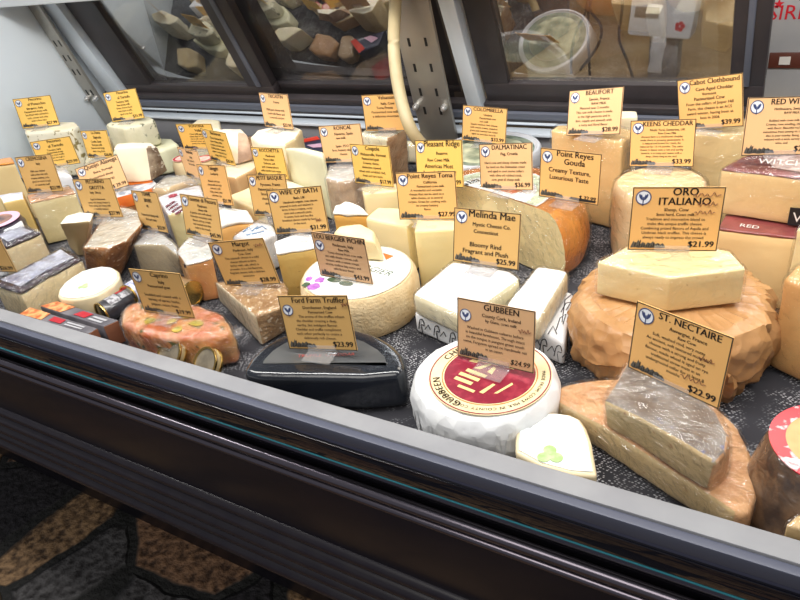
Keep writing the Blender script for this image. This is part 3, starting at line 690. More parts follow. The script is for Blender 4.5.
# spotted white wheel piece and truffle-veined halves
SPOTTED = M('spotted_white_rind', (232, 226, 204), .6, (222, 214, 188), 14, bump=.15, bs=120, speck=(136, 122, 76), ss=70, st=.6)
cheese('cheese_wedge', 'white wedge speckled with dark green nuts in the far left corner', 'cheese', [(25, 133), (52, 131), (72, 129.5), (79, 125.5), (75, 121.5), (46, 121), (23, 126)], .115, paste=SPOTTED, topm=PALE, rind=SPOTTED, bev=.006)
cheese('half_round_cheese', 'upper grey-veined half wheel stacked on its twin by the left bracket', 'cheese', [(105, 124.5), (123, 128), (142, 124.5), (155, 119.5), (150, 116), (135, 115), (117, 117)], .12, zb=.063, paste=TRUFFLE, bev=.006)
cheese('half_round_cheese', 'lower grey-veined half wheel under its twin by the left bracket', 'cheese', [(112, 152), (130, 155), (165, 149), (178.5, 143.5), (172, 138), (150, 137), (116, 141)], .06, paste=GREENISH, rind=GREENISH, bev=.008)
cheese('cheese_wedge', 'upright white-faced wedge with a mottled mould rind on the orange carton', 'cheese', [(113, 148), (130, 147), (147, 146), (157, 147), (151, 142.5), (134, 142), (117, 143.5)], .12, zb=.052, bot=[(127, 183), (140, 182.5), (152, 181), (168, 171), (160, 164), (142, 163), (124, 171)], cut=(0, 1, 5, 6), paste=M('white_goat_paste', (244, 230, 206), .55, (238, 220, 190), 10), rind=MOULD, topm=M('white_goat_paste', (1, 1, 1)), bev=.004)
t = XY([(114, 198), (136, 192.5), (158, 186), (152, 179), (112, 187)], .05)
root = empty('cheese_carton', (*[sum(p[i] for p in t) / 5 for i in (0, 1)], 0)); tag(root, 'flat orange and grey carton under the upright white-faced wedge', 'box', GROUP)
bm = prism_bm(t, t, .025, 0, .001, 1); split_emit(bm, root, {1: ('carton_base', M('brown_carton', (150, 98, 52), .6))})
bm = prism_bm(grow(t, .001), grow(t, .001), .05, .0252, .0012, 2, topidx=2); split_emit(bm, root, {1: ('orange_lid_side', ORANGECARD), 2: ('printed_lid', M('grey_lid_print', (226, 224, 226), .4, (150, 158, 172), 45, lo=.45, hi=.55, coat=.4))})
patch(root, 'orange_stripe', [(124, 183), (152, 180.5), (153, 182.5), (125, 186)], .05, ORANGEINK)
# tiny round cheeses
for (x, y), lb in (((183, 158), 'small round cheese with a red-ringed label, left of the faded peach card'), ((203, 159), 'small round pinkish cheese half hidden behind the narrow yellow card')):
    c = at(x, y, .068); R = 12 * depth(c) / F_PX
    W = wheel('small_round_cheese', lb, 'cheese', c, R, .068, 0, M('waxy_cream_rind', (232, 214, 172), .5, (222, 200, 150), 20), amp=.0004, seg=48)
    decal(W, 'round_label', disc_pts(c, R * .88), .0682, M('pink_white_label', (238, 218, 210), .4, (226, 170, 160), 50), .0004, 0)
    mesh_obj('red_label_ring', ring_bm(c, R * .66, R * .82, .0687, th=.0003), REDINK, W, smooth=False)
cheese('cheese_wedge', 'low tan cheese under crumpled clear plastic in the left middle', 'cheese', [(151, 188), (165, 188.5), (180, 183), (195, 180), (188, 175), (166, 176.5)], .072, paste=TAN, topm=M('crumpled_film_top', (206, 196, 172), .35, (176, 160, 132), 36, coat=1, coatb=1), bev=.006, amp=.003, wrap=FILM_HAZY)
# maroon-printed wedge package
r = cheese('cheese_package', 'pale wedge in white film with a maroon dot and maroon stripes', 'cheese', [(157, 197), (167, 214), (186, 212), (206, 202), (200, 184), (181, 189)], .075, paste=M('pale_green_face', (236, 228, 178), .45), rind=M('white_film_print', (238, 240, 246), .35, coat=.8, coatb=.6), topm=M('white_film_print', (1, 1, 1)), cut=(1,), bev=.004, wrap=FILM)
q = at(173, 196, .0755); decal(r, 'maroon_dot', disc_pts(q, .0085, 24), .0762, M('maroon_dot_ink', (176, 30, 62), .4), .0004, 0)
for k in range(4):
    x = 165 + k * 3.2; y = 207 + k * 2.4
    patch(r, 'maroon_stripe', [(x, y), (x + 9, y - 6), (x + 10.5, y - 5), (x + 1.5, y + 1.2)], .0755, M('maroon_stripe_ink', (110, 36, 56), .4))
cheese('cheese_wedge', 'white-topped wedge with a round golden face, right of the dot-printed package', 'cheese', [(216, 226), (226, 222), (236, 219.5), (253, 219), (247, 209), (216, 206), (210, 214)], .07, paste=M('golden_face', (236, 188, 116), .45, (226, 170, 96), 12), rind=BLOOMY, rt=.01, bev=.009, amp=.001)
cheese('cheese_wedge', 'tan wheel piece lying under the white pink-rinded wedge', 'cheese', [(219, 176), (236, 178), (252, 170), (263, 162), (248, 152), (221, 155)], .058, paste=M('tan_side', (216, 180, 132), .6, (202, 160, 112), 20), topm=PALE, rind=M('tan_side', (1, 1, 1)), bev=.004)
cheese('cheese_wedge', 'bright pale yellow wedge in front of the tan wheel piece', 'cheese', [(228, 196), (240, 203), (257, 210), (262, 196), (250, 187)], .066, paste=BUTTER, bev=.003)
cheese('cheese_wedge', 'white-faced wedge with a pinkish-grey rind standing on the tan wheel piece', 'cheese', [(214, 131), (226, 132), (238, 132.5), (247, 134), (241, 128.5), (224, 128.5)], .11, zb=.061, bot=[(214, 160), (226, 163), (238, 164.5), (254, 160), (248, 151), (218, 150)], cut=(0, 1, 5), paste=IVORY, rind=M('pink_grey_rind', (206, 176, 150), .7, (170, 140, 118), 34, bump=.4), topm=IVORY, bev=.004)
cheese('cheese_wedge', 'round-backed cream wedge by the back ledge, behind the white-faced wedge', 'cheese', [(189, 126), (205, 129.5), (221, 129), (219.5, 120), (208, 118.5), (197, 119.5)], .085, paste=PALE, bev=.005)
cheese('half_round_cheese', 'cream half wheel under the tall card by the back ledge', 'cheese', [(250, 137), (258, 142), (270, 144.5), (285, 144), (296, 138), (302, 129), (294, 126), (272, 126.5), (257, 130)], .12, paste=PALE, rind=BEIGERIND, topm=IVORY, cut=(0, 1, 2), bev=.005)
cheese('cheese_wedge', 'large pale wedge right of the cream half wheel, behind the bright yellow card', 'cheese', [(284, 147.5), (303, 151.5), (323, 157), (324, 152), (304, 147)], .122, paste=GREENISH, bev=.004)
cheese('cheese_wedge', 'creamy flat wedge at the foot of the large pale wedge', 'cheese', [(280, 190), (300, 193), (317, 191), (308, 188), (284, 178), (262, 179), (262, 185)], .058, paste=BUTTER, topm=IVORY, rind=BUTTER, bev=.003)
r = cheese('cheese_package', 'flat dark blue package with a red edge and pink stripe behind the large pale wedge', 'cheese', [(292, 142), (326, 153), (334, 143), (317, 136)], .058, paste=M('navy_film', (44, 48, 76), .35, coat=.8), bev=.003, wrap=None, pname='printed_film')
patch(r, 'red_stripe', [(292.5, 142), (317, 136.5), (320, 139.5), (297, 144)], .058, M('bright_red_print', (226, 60, 34), .4))
patch(r, 'pink_stripe', [(307, 145.5), (322, 143.5), (326, 147), (313, 148)], .058, PINKINK)
cheese('cheese_wedge', 'tan-rinded wedge in crinkled plastic under the two crossing cards in the middle back', 'cheese', [(325, 178), (337, 182), (352, 180), (365, 172), (358, 164), (329, 165)], .088, paste=CRUST, rind=M('wrapped_tan_rind', (196, 168, 134), .55, (170, 138, 102), 30, bump=.6, bs=60), topm=M('hazy_white_top', (216, 216, 210), .4, (190, 182, 166), 30, coat=.8, coatb=.8), bev=.005, amp=.0016, wrap=FILM_HAZY)
cheese('cheese_wedge', 'cream-faced wedge with a brown rind in crinkled plastic left of the hanging tube', 'cheese', [(359, 133), (372, 136.5), (387, 139), (407, 129), (396, 124), (368, 127)], .112, bot=[(362, 184), (372, 190), (393, 190), (410, 178), (400, 172), (370, 175)], cut=(0, 1), paste=PALE, rind=M('brown_wrapped_rind', (214, 178, 138), .5, (186, 140, 96), 30, bump=.6, bs=60), topm=PALE, bev=.005, amp=.0014, wrap=FILM)
# white wheel with green label top
c = at(489, 150, .07); R = 52 * depth(c) / F_PX
prof = [(0, 0), (R * .97, 0), (R, .006), (R, .062), (R * .985, .0705), (R * .96, .074), (R * .92, .074), (R * .88, .069), (R * .5, .069), (0, .069)]
DW = wheel('round_cheese', 'big white-sided wheel with a raised white rim and green label by the back ledge', 'cheese', c, R, .07, 0, M('white_wheel_wrap', (218, 220, 224), .4, (196, 198, 206), 14, coat=.6, coatb=.3), 'white_wrapper', prof, amp=.0008)
mesh_obj('green_label_ring', ring_bm(c, R * .70, R * .86, .0693, th=.0006), M('grey_green_print', (96, 112, 98), .5, (150, 160, 140), 60), DW, smooth=False)
decal(DW, 'label_centre', disc_pts(c, R * .69), .0694, M('cream_green_print', (206, 208, 176), .5, (120, 132, 110), 30), .0006, 0)
# big orange wheel with a wedge cut out, its printed label still round the middle
cen = V((-.389, .857, 0)); Rg = .139; g0, g1 = math.radians(-23.6), math.radians(164)
prof = [(0, 0), (Rg * .86, 0), (Rg * .97, .010), (Rg, .03), (Rg * .99, .05), (Rg * .95, .073), (Rg * .88, .090), (Rg * .8, .0985), (Rg * .7, .1), (Rg * .3, .1), (0, .1)]
root = empty('cut_round_cheese', (cen.x, cen.y, 0)); tag(root, 'large orange-rinded wheel in shiny plastic with a wedge cut out and a pale printed label', 'cheese', GROUP)
bm = lathe_bm((cen.x, cen.y, 0), prof, g0, g1, 72)
for f in bm.faces:
    if f.material_index == 1 and f.calc_center_median().z > .0986: f.material_index = 2
refine(bm, .012, .0008, 40, 4)
split_emit(bm, root, {0: ('paste', BUTTER), 1: ('rind', ORANGERIND), 2: ('top_face', BROWNTOP)})
bm = lathe_bm((cen.x, cen.y, 0), [(q + (.003 if q else 0), z + (.0026 if z > .05 else .0004)) for q, z in prof], g0 - .02, g1 + .02, 72); refine(bm, .009, .0022, 60, 9, 5)
mesh_keep('plastic_wrap', bm, film('gouda_film', 50, 1.0, .09), root)
def sector(r0, r1, e=.02):
    A_ = [g0 + e + (g1 - g0 - 2 * e) * k / 40 for k in range(41)]
    o_ = [(cen.x + r1 * math.cos(a), cen.y + r1 * math.sin(a)) for a in A_]
    return o_ + ([(cen.x + r0 * math.cos(a), cen.y + r0 * math.sin(a)) for a in A_[::-1]] if r0 else [(cen.x, cen.y)])
decal(root, 'printed_label', sector(0, .086), .1004, M('white_label_print', (238, 240, 238), .45), .0005, .0006)
decal(root, 'green_band', sector(.064, .082), .1004, M('pale_green_band', (206, 216, 186), .5), .0004, .0012)
decal(root, 'orange_picture', [(cen.x + r_ * math.cos(a), cen.y + r_ * math.sin(a)) for r_, a in ((.012, .6), (.03, .0), (.044, .25), (.046, .9), (.03, 1.5), (.02, 1.6))], .1004, M('orange_picture_print', (226, 120, 66), .5, (240, 200, 160), 120), .0004, .0012)
bm = bmesh.new(); arc_text(bm, 'almatinac', .017, (cen.x, cen.y), .050, math.radians(165), .1022, .02)
mesh_keep('arched_lettering', bm, M('dark_print', (60, 52, 50), .5), root)
# right back
c = at(660, 182, .11); R = 45 * depth(c) / F_PX
wheel('cheese_drum', 'plump beige drum in plastic behind the flecked yellow slab', 'cheese', c, R, .11, 0, M('pink_beige_rind', (232, 204, 160), .55, (222, 186, 136), 14, bump=.2, bs=80), prof=[(0, 0), (R * .95, 0), (R, .01), (R * 1.01, .055), (R * .995, .095), (R * .96, .106), (R * .9, .11), (R * .4, .11), (0, .11)], amp=.0015, wrap=FILM)
cheese('cheese_wedge', 'large tall cream wedge behind the beige drum, with a lettered card on its top', 'cheese', [(694, 134), (720, 134), (748, 133), (756, 122), (735, 115), (699, 118)], .142, paste=M('warm_cream', (236, 210, 156), .45, (228, 196, 138), 8, bump=.1), bev=.004, wrap=FILM)
cheese('cheese_block', 'tall honey-cream block in plastic by the back ledge, left of the beige drum', 'cheese', [(551, 130), (585, 136), (622, 142), (630, 136), (633, 129), (600, 124.5), (557, 125)], .143, paste=M('honey_cream', (232, 200, 144), .45, (222, 184, 124), 8, bump=.1), bev=.004, wrap=FILM)
cheese('cheese_block', 'paler block just behind the tall honey-cream block, by the back ledge', 'cheese', [(614, 117.5), (638, 116.5), (637, 111), (616, 111)], .155, paste=PALE, bev=.003)
REDR = M('red_brown_rind', (122, 44, 44), .5, (92, 34, 38), 24, bump=.2, coat=.7, coatb=.6)
r = cheese('cheese_wedge', 'upper pale wedge with a dark red rind, stacked at the right edge', 'cheese', [(722, 169), (760, 173), (803, 178), (862, 180), (856, 160), (803, 152), (768, 151), (742, 157)], .16, zb=.102, paste=M('peach_cream', (236, 206, 152), .45, (228, 190, 132), 9, bump=.1), rind=REDR, rt=.0025, bev=.002, wrap=FILM)
patch(r, 'grey_printed_film', [(762, 157), (803, 154), (852, 162), (856, 178), (803, 174), (774, 169)], .1605, M('grey_printed_film', (150, 126, 124), .35, (206, 190, 186), 90, coat=.8, coatb=.6), .0004, .0014)
a0, a1 = at(757, 166, .16), at(803, 169, .16)
top_text(r, 'WITCH', .023, (a0 + a1) / 2, math.atan2(a1.y - a0.y, a1.x - a0.x), .1638, M('white_print', (232, 228, 222), .5), maxw=(a1 - a0).length, bold=0)
r = cheese('cheese_wedge', 'lower pale wedge with a dark red rind under its twin at the right edge', 'cheese', [(718, 228), (756, 232.5), (796, 237), (856, 240), (850, 220), (800, 212), (752, 210), (726, 214)], .099, paste=M('peach_cream', (1, 1, 1)), rind=M('red_grey_rind', (150, 74, 72), .5, (120, 56, 56), 24, coat=.7, coatb=.6), rt=.004, bev=.002)
a0, a1 = at(738, 227, .099), at(760, 230, .099)
top_text(r, 'RED', .012, (a0 + a1) / 2, math.atan2(a1.y - a0.y, a1.x - a0.x), .1002, M('white_print', (1, 1, 1)), maxw=(a1 - a0).length, bold=0)

# pieces against the back ledge, seen in the door glass above them
for lb, xc, yc, wx, wy, h, ms, nm in (('brown paper-wrapped piece against the back ledge, reflected in the second rear door', -1.08, 1.128, .06, .055, .05, KRAFT, 'paper_wrapper'),
        ('tan-rinded piece in plastic against the back ledge, left of the blue package', -.987, 1.125, .034, .06, .05, M('wrapped_tan_rind', (1, 1, 1)), 'rind'),
        ('pale film-wrapped piece against the back ledge, right of the blue package', -.735, 1.185, .05, .014, .045, PALE, 'paste'),
        ('beige wedge against the back ledge in the far left corner', -1.50, 1.12, .07, .06, .05, BEIGERIND, 'rind')):
    a = random.uniform(-.3, .3) if wy > .02 else 0
    q = [(xc + wx * u * math.cos(a) - wy * v * math.sin(a), yc + (wx * u * math.sin(a) + wy * v * math.cos(a)) * .8) for u, v in ((-.9, -.8), (.1, -1), (.9, -.6), (.8, .7), (0, 1), (-.8, .8))]
    cheese('cheese_piece', lb, 'cheese', q, h, paste=ms, bev=.008, amp=.002, world=True, pname=nm, wrap=FILM)
# ================================================================== PRICE CARDS
SIGNS = {
'pistacchio':(-1.5999,0.9495,0.1190,0.536,0.068,-0.024,0.0916,0.0700),
'tartufo':(-1.3552,1.0113,0.1240,0.247,0.093,0.068,0.0895,0.0667),
'tartufo2':(-1.3748,0.8234,0.0840,0.579,-0.017,0.005,0.0856,0.0599),
'dama':(-1.3319,0.8935,0.0790,0.031,0.122,0.050,0.0852,0.0594),
'cremosina':(-1.2320,0.6881,0.0940,0.186,0.128,0.065,0.0912,0.0699),
'queijo':(-1.1913,0.7877,0.0560,0.649,0.372,0.162,0.0879,0.0628),
'grotta':(-1.0326,0.6578,0.0790,0.105,0.087,0.060,0.0904,0.0685),
'tomme':(-0.9294,0.6716,0.0590,-0.217,0.112,0.129,0.0902,0.0682),
'moro':(-0.7942,0.6567,0.0710,-0.094,0.182,0.028,0.0888,0.0661),
'sA':(-1.1251,0.9938,0.0740,0.261,-0.138,-0.038,0.0846,0.0587),
'boucheron':(-1.0262,0.9515,0.0660,-0.236,-0.050,0.011,0.0913,0.0693),
'pale':(-0.9888,0.8420,0.0790,-0.310,-0.015,0.062,0.0846,0.0586),
'taleggio':(-0.8508,0.7550,0.0790,-0.235,0.132,0.126,0.0899,0.0677),
'basque':(-0.7407,0.7617,0.0660,-0.106,0.181,0.125,0.0905,0.0690),
'rocchetta':(-0.8595,0.9076,0.0640,-0.092,0.070,0.057,0.0845,0.0584),
'tricasti':(-0.9104,1.0116,0.1240,-0.206,0.069,0.030,0.0895,0.0671),
'roncal':(-0.7087,0.9389,0.0940,0.035,0.128,0.082,0.0889,0.0664),
'toma':(-0.6761,1.0608,0.1190,0.303,-0.418,-0.013,0.0816,0.0572),
'coupe':(-0.6045,0.8676,0.0890,-0.212,0.105,0.082,0.0889,0.0661),
'wife':(-0.6164,0.6841,0.0890,0.186,0.182,0.086,0.0894,0.0666),
'lou':(-0.5024,0.6222,0.0640,-0.058,0.021,0.040,0.0884,0.0655),
'margot':(-0.6402,0.5866,0.0520,0.172,-0.006,0.128,0.0921,0.0704),
'ford':(-0.4438,0.4832,0.0590,0.170,0.159,0.084,0.0889,0.0672),
'tropea':(-0.6986,0.4832,0.0540,0.085,0.021,0.035,0.0895,0.0663),
'edge':(-1.0804,0.4722,0.0640,0.273,-0.043,-0.008,0.0886,0.0650),
'pleasant':(-0.4737,0.8527,0.1040,-0.212,0.236,0.131,0.0904,0.0696),
'colomb':(-0.5222,1.1224,0.0760,0.003,0.146,-0.054,0.0880,0.0648),
'dalm':(-0.3701,0.8628,0.1040,-0.185,0.252,0.141,0.0888,0.0665),
'ptoma':(-0.4475,0.7627,0.0940,0.130,0.209,0.055,0.0892,0.0673),
'melinda':(-0.3342,0.6978,0.0720,-0.029,0.274,0.018,0.0918,0.0711),
'gouda':(-0.2729,0.8462,0.1040,-0.199,0.155,0.025,0.0904,0.0681),
'beaufort':(-0.2799,0.9847,0.1490,-0.304,0.363,0.166,0.0894,0.0666),
'keens':(-0.1757,0.9609,0.1160,-0.037,0.256,0.077,0.0873,0.0643),
'cabot':(-0.1250,1.0353,0.1490,-0.284,0.115,0.194,0.0916,0.0711),
'red':(-0.0283,0.9023,0.1640,0.468,0.224,-0.084,0.0899,0.0683),
'oro':(-0.1099,0.6983,0.1260,0.334,0.096,-0.049,0.0914,0.0712),
'nect':(-0.0727,0.5242,0.0790,-0.363,0.123,-0.004,0.0910,0.0715),
'gub':(-0.2457,0.5188,0.0640,-0.092,0.242,0.053,0.0890,0.0662)
}

SIGNS['toma'] = (SIGNS['toma'][0] + .0, SIGNS['toma'][1] - .02, .119, .12, .08, .02, .089, .066)
GOLDEN = M('golden_card', (240, 194, 100), .55); AMB = M('amber_card', (228, 176, 106), .55); DIM_KRAFT = M('dim_kraft_card', (206, 164, 98), .55); DIM_TAN = M('dim_tan_card', (198, 158, 116), .55); PEACH = M('peach_card', (234, 186, 132), .55)  # paper tints; the two darker tans also take in the front cards' dimmer light
CARDS = {'g': GOLDEN, 'a': AMB, 'k': DIM_KRAFT, 'd': DIM_TAN, 'p': PEACH}
EMB = M('emblem_white', (226, 230, 236), .5); EMBR = M('emblem_blue', (52, 66, 110), .5); EDGE = M('card_edge_ink', (70, 58, 40), .6)
SCRAWL = M('grey_scrawl', (84, 80, 72), .6)
T = {}
T['pistacchio'] = ('g', 'Pecorino', 'al Pistacchio', ['Bergamo, Italy', 'Pasteurized sheep milk', 'Studded with pistachio', 'nuts, sweet and salty', 'with a firm bite'], '$27.99', 'golden card on the nut-speckled white wedge in the far left corner')
T['tartufo'] = ('g', 'Pecorino', 'al Tartufo', ['Tuscany, Italy', 'Raw sheep milk', 'Sheep cheese laced', 'with black truffle,', 'aged sixty days'], '$31.99', 'golden card on the grey-veined half wheel by the left bracket')
T['tartufo2'] = ('g', 'Pecorino', 'al Tartufo', ['Toscana, Italy', 'Pasteurized sheep', 'Earthy black truffle', 'folded through a', 'young cheese'], '$29.99', 'golden card in front of the nut-speckled white wedge')
T['dama'] = ('g', 'La Dama', 'Sagrada', ['Castile, Spain', 'Raw goat milk', 'Smooth and bright', 'with a long finish'], '$26.99', 'narrow-looking golden card between the nut-speckled wedge and the grey-veined half wheels')
T['cremosina'] = ('k', 'CREMOSINA', '', ['Italy', '', 'Mild cow cheese', 'with a thin skin and', 'creamy melting core,', 'good on warm bread', 'or eaten by itself'], '$23.99', 'brown card on the tall cream block at the left')
T['queijo'] = ('p', 'Queijo Alavega', '', ['Beira, Portugal', 'Pasteurized sheep', 'Buttery and tangy'], '$ 29.99', 'tilted peach card behind the brown card on the brown-crusted wedge')
T['grotta'] = ('k', 'PECORINO', 'GROTTA', ['Italy  Sheep', '', 'Aged in limestone', 'caves, this sheep cheese is', 'firm, nutty and sharp with', 'a crumbly texture'], '$27.99', 'brown card on the brown-crusted wedge')
T['tomme'] = ('k', 'TOMME', 'BREBIS', ['MI', '', 'Pasteurized sheep milk', 'firm and nutty'], '$32.99', 'slanted brown card on the grey-tan wedge in loose plastic')
T['moro'] = ('k', 'Tomme di Pecora', '', ['Piedmont', 'sheep milk', 'A gentle semi soft wheel', 'from the mountains with', 'flavors of hay, cream', 'and toasted nuts that', 'melt in the mouth'], '$45.99', 'slanted brown card beside the maroon dot and stripes')
T['sA'] = ('g', 'FONTINA', 'Valle', ['Cow milk aged', 'ninety days in rock', 'caves with washed', 'rind and sweet paste', 'perfect for melting'], '$24.99', 'golden card at the back, left of and behind the narrow tilted card')
T['boucheron'] = ('g', 'Bucheron', '', ['Goat cheese from', 'Loire Valley with', 'creamy outside and', 'chalky inside ripened', 'under a white bloom', 'tangy with citrus'], '$25.99', 'narrow tilted golden card in front of the white-faced pink-rinded wedge')
T['pale'] = ('p', 'Robiola', '', ['Italy', 'Soft ripened', 'three milk'], '$19.99', 'faded peach card half hidden behind the card on the white-topped golden wedge')
T['taleggio'] = ('a', 'Taleggio', '', ['Lombardy', '', 'Washed rind cow', 'cheese with aromatic', 'rind and a mild', 'fruity, meaty paste', 'soft when ripe'], '$21.99', 'leaning amber card on the white-topped golden-faced wedge')
T['basque'] = ('k', 'PETIT BASQUE', '', ['Pyrenees, France', 'Pasteurized sheep', 'Smooth sheep', 'cheese, sweet', 'and nutty'], '$28.99', 'card left of and behind the round-emblem card on the mustard wedge')
T['rocchetta'] = ('g', 'ROCCHETTA', '', ['Piedmont', 'Three milks', 'Delicate soft', 'and creamy bloom', 'with mushroom notes'], '$23.99', 'bright yellow card left of the large pale wedge')
T['tricasti'] = ('p', 'TRICASTIN', '', ['France', '', 'Mild goat cheese with', 'fresh milk flavor and', 'a smooth texture'], '$22.99', 'card on the cream half wheel by the back ledge')
T['roncal'] = ('p', 'RONCAL', '', ['Navarra, Spain', 'raw milk', '', 'Spain  PDO', 'firm, buttery sheep', 'cheese'], '$32.99', 'peach card on the tan-rinded wedge in crinkled plastic')
T['toma'] = ('a', 'Valsassina', '', ['Italy, Cow', 'Toma Pressa', 'Pasteurized cow milk', 'a delicious mountain'], '', 'amber card behind the hanging tube on the brown-rinded wedge')
T['coupe'] = ('g', 'Coupole', '', ['Websterville, Vermont', 'Pasteurized goat', 'Creamy, dense,', 'distinctive ripened', 'wheel with wrinkled rind,', 'fresh and tart taste'], '$17.99', 'golden card on the small pale block with a clear stand')
T['wife'] = ('k', 'WIFE OF BATH', '', ['Bath, UK', 'Handmade organic cow cheese', 'pressed in cloth and washed in', 'brine. It has a creamy, nutty', 'taste and a smooth paste.', 'A sweet, farm and hay like', 'breakfast cheese made by hand', 'in the west'], '$31.99', 'round-emblem card on the mustard-yellow wedge')
T['lou'] = ('d', 'LOU BERGIER PICHIN', '', ['Piedmont, Italy', 'Raw Milk', 'Toma cheese from cow milk', 'set with thistle rennet, soft', 'texture with a sweet cream', 'aroma, mellow hay notes and', 'wild flower finish'], '$43.99', 'dusty card standing on the thistle-printed wheel')
T['margot'] = ('k', 'Margot', '', ['Piedmont, Italy', 'Cow, Goat', 'This semisoft cheese is a mild', 'cheese infused in birra', 'barley malt, salt, which is', 'aromatic. It is a full flavored,', 'fragrant cheese with a delicate', 'sweetness'], '$28.99', 'card on the pointed wedge with the grainy rind')
T['ford'] = ('k', 'Ford Farm Truffler', '', ['Dorchester, England', 'Pasteurized Cow', 'The aroma of the truffles infuses', 'the cheddar creating a deep,', 'earthy, but indulgent flavour.', 'Cheddar and truffle compliment', 'each other perfectly to create a', 'deliciously rich cheese.'], '$23.99', 'card standing on the black waxed half wheel')
T['tropea'] = ('k', 'Caprino', '', ['Italy', 'Pasteurized goat', '', 'Studded and coated with a', 'variety of spices: herbs,', 'pepper, onion, fruits..'], '$19.99', 'card on the herb-coated roll at the front rail')
T['edge'] = ('k', 'Ubriaco', '', ['Veneto, Italy', 'Cow milk washed', 'in red wine'], '$26.99', 'card cut off by the left edge above the front wine-rinded wedge')
T['pleasant'] = ('g', 'Pleasant Ridge', '', ['Reserve', 'Raw Cows Milk', '*Americas Most', '*Awarded Cheese!'], '$34.99', 'golden card between the hanging tube and the white-sided wheel')
T['colomb'] = ('a', 'COLOMBELLA', '', ['Umbria', 'Pasteurized cow', 'raw milk', 'Supple washed rind cheese', 'with sweet cream, meadow', 'grass and roasted nut notes', 'aged on wooden boards'], '$33.99', 'amber card on the white-sided wheel by the back ledge')
T['dalm'] = ('p', 'DALMATINAC', '', ['Pag, Croatia', '', 'Hard cow and sheep cheese made', 'by hand on the Dalmatian coast', 'and aged in cool stone cellars', 'with olive oil rubbed rinds.', '~cow, goat & sheep milk'], '$36.99', 'peach card on the printed label of the large cut orange wheel')
T['ptoma'] = ('a', 'Point Reyes Toma', '', ['California', 'Pasteurized cows milk', 'A wonderful and versatile', 'cheese that can be used as a', 'table cheese, or in several', 'recipes. Great for cooking with', 'its creamy buttery', 'flavor'], '$27.99', 'amber card on the pale yellow block behind the square white cheese')
T['melinda'] = ('k', 'Melinda Mae', '', ['Mystic Cheese Co.', 'Connecticut', '', '*Bloomy Rind', '*Fragrant and Plush'], '$25.99', 'card on the square white bloomy cheese')
T['gouda'] = ('a', 'Point Reyes', 'Gouda', ['*Creamy Texture,', '*Luxurious Taste'], '$ 32.99', 'amber card near the right edge of the large cut orange wheel')
T['beaufort'] = ('p', 'BEAUFORT', '', ['Savoie, France', 'RAW MILK', 'Matured near 5 months', 'This raw milk cheese is made', 'in the high pastures and is', 'firm, supple and smooth with', 'a nutty and floral flavor'], '$28.99', 'peach card on the tall honey-cream block by the back ledge')
T['keens'] = ('a', 'KEENS CHEDDAR', '', ['Neals Yard, Somerset, UK', 'Raw Cows Milk', 'Ancient farm is a traditional cheddar', 'made there in pressing generations. It', 'is natural and bound for cloth, for', 'matured for 12-14 months. The color', 'cheese is dense with a rich and earthy', 'texture, it is nutty and tastes with a', 'deep, sharp tang at the end'], '$33.99', 'amber card on the plump beige drum')
T['cabot'] = ('a', 'Cabot Clothbound', '', ['Cave Aged Cheddar', 'Vermont', '*Pasteurized Cow', 'From the cellars of Jasper Hill', 'Farm, this cheese is an ACS', 'award winner, having been at', 'best in 2006'], '$39.99', 'tilted amber card on the tall cream wedge behind the drum')
T['red'] = ('p', 'RED WITCH', '', ['Herbusters, Switzerland', 'RAW MILK', '', 'Rubbed with cows milk', 'Creamy, rose smelling, mild', 'with flavor. Beautiful red', 'sometimes from among its red', 'also in pear nearby. Being', 'enjoyed with a wide variety', 'wine, and'], '$25.99', 'peach card on the upper red-rinded wedge at the right edge')
T['oro'] = ('a', 'ORO', 'ITALIANO', ['Sheep, Cow', 'Semi hard, Cows milk.', 'Tradition and innovation blend to', 'make this unique truffle cheese.', 'Combining prized flavors of Aquila and', 'Umbrian black truffles. This cheese is', 'always ready to impress the crowd.'], '$21.99', 'card on the thick flecked yellow slab')
T['nect'] = ('a', 'ST. NECTAIRE', '', ['Auvergne, France', 'Raw Cow', 'Soft, washed rind, very nutty', 'An ancient, soft textured mountain', 'cheese with a strong and fruity', 'flavour, made wheel is aged on rye', 'traditional straw mats in an', 'underground cellar for at least 8', 'months'], '$22.99', 'slanted card on the silvery-topped half wheel at the front right')
T['gub'] = ('d', 'GUBBEEN', '', ['County Cork, Ireland', 'by Giana, cows milk', '', 'Washed in Gubbeen cultures before', 'in beautiful farmhouse, Through intact', 'on the tongue is pungent green touch', 'some, Ferguson spread on handmade oat', 'in an oaten.'], '$24.99', 'dusty card on the white paper wheel with the maroon label')

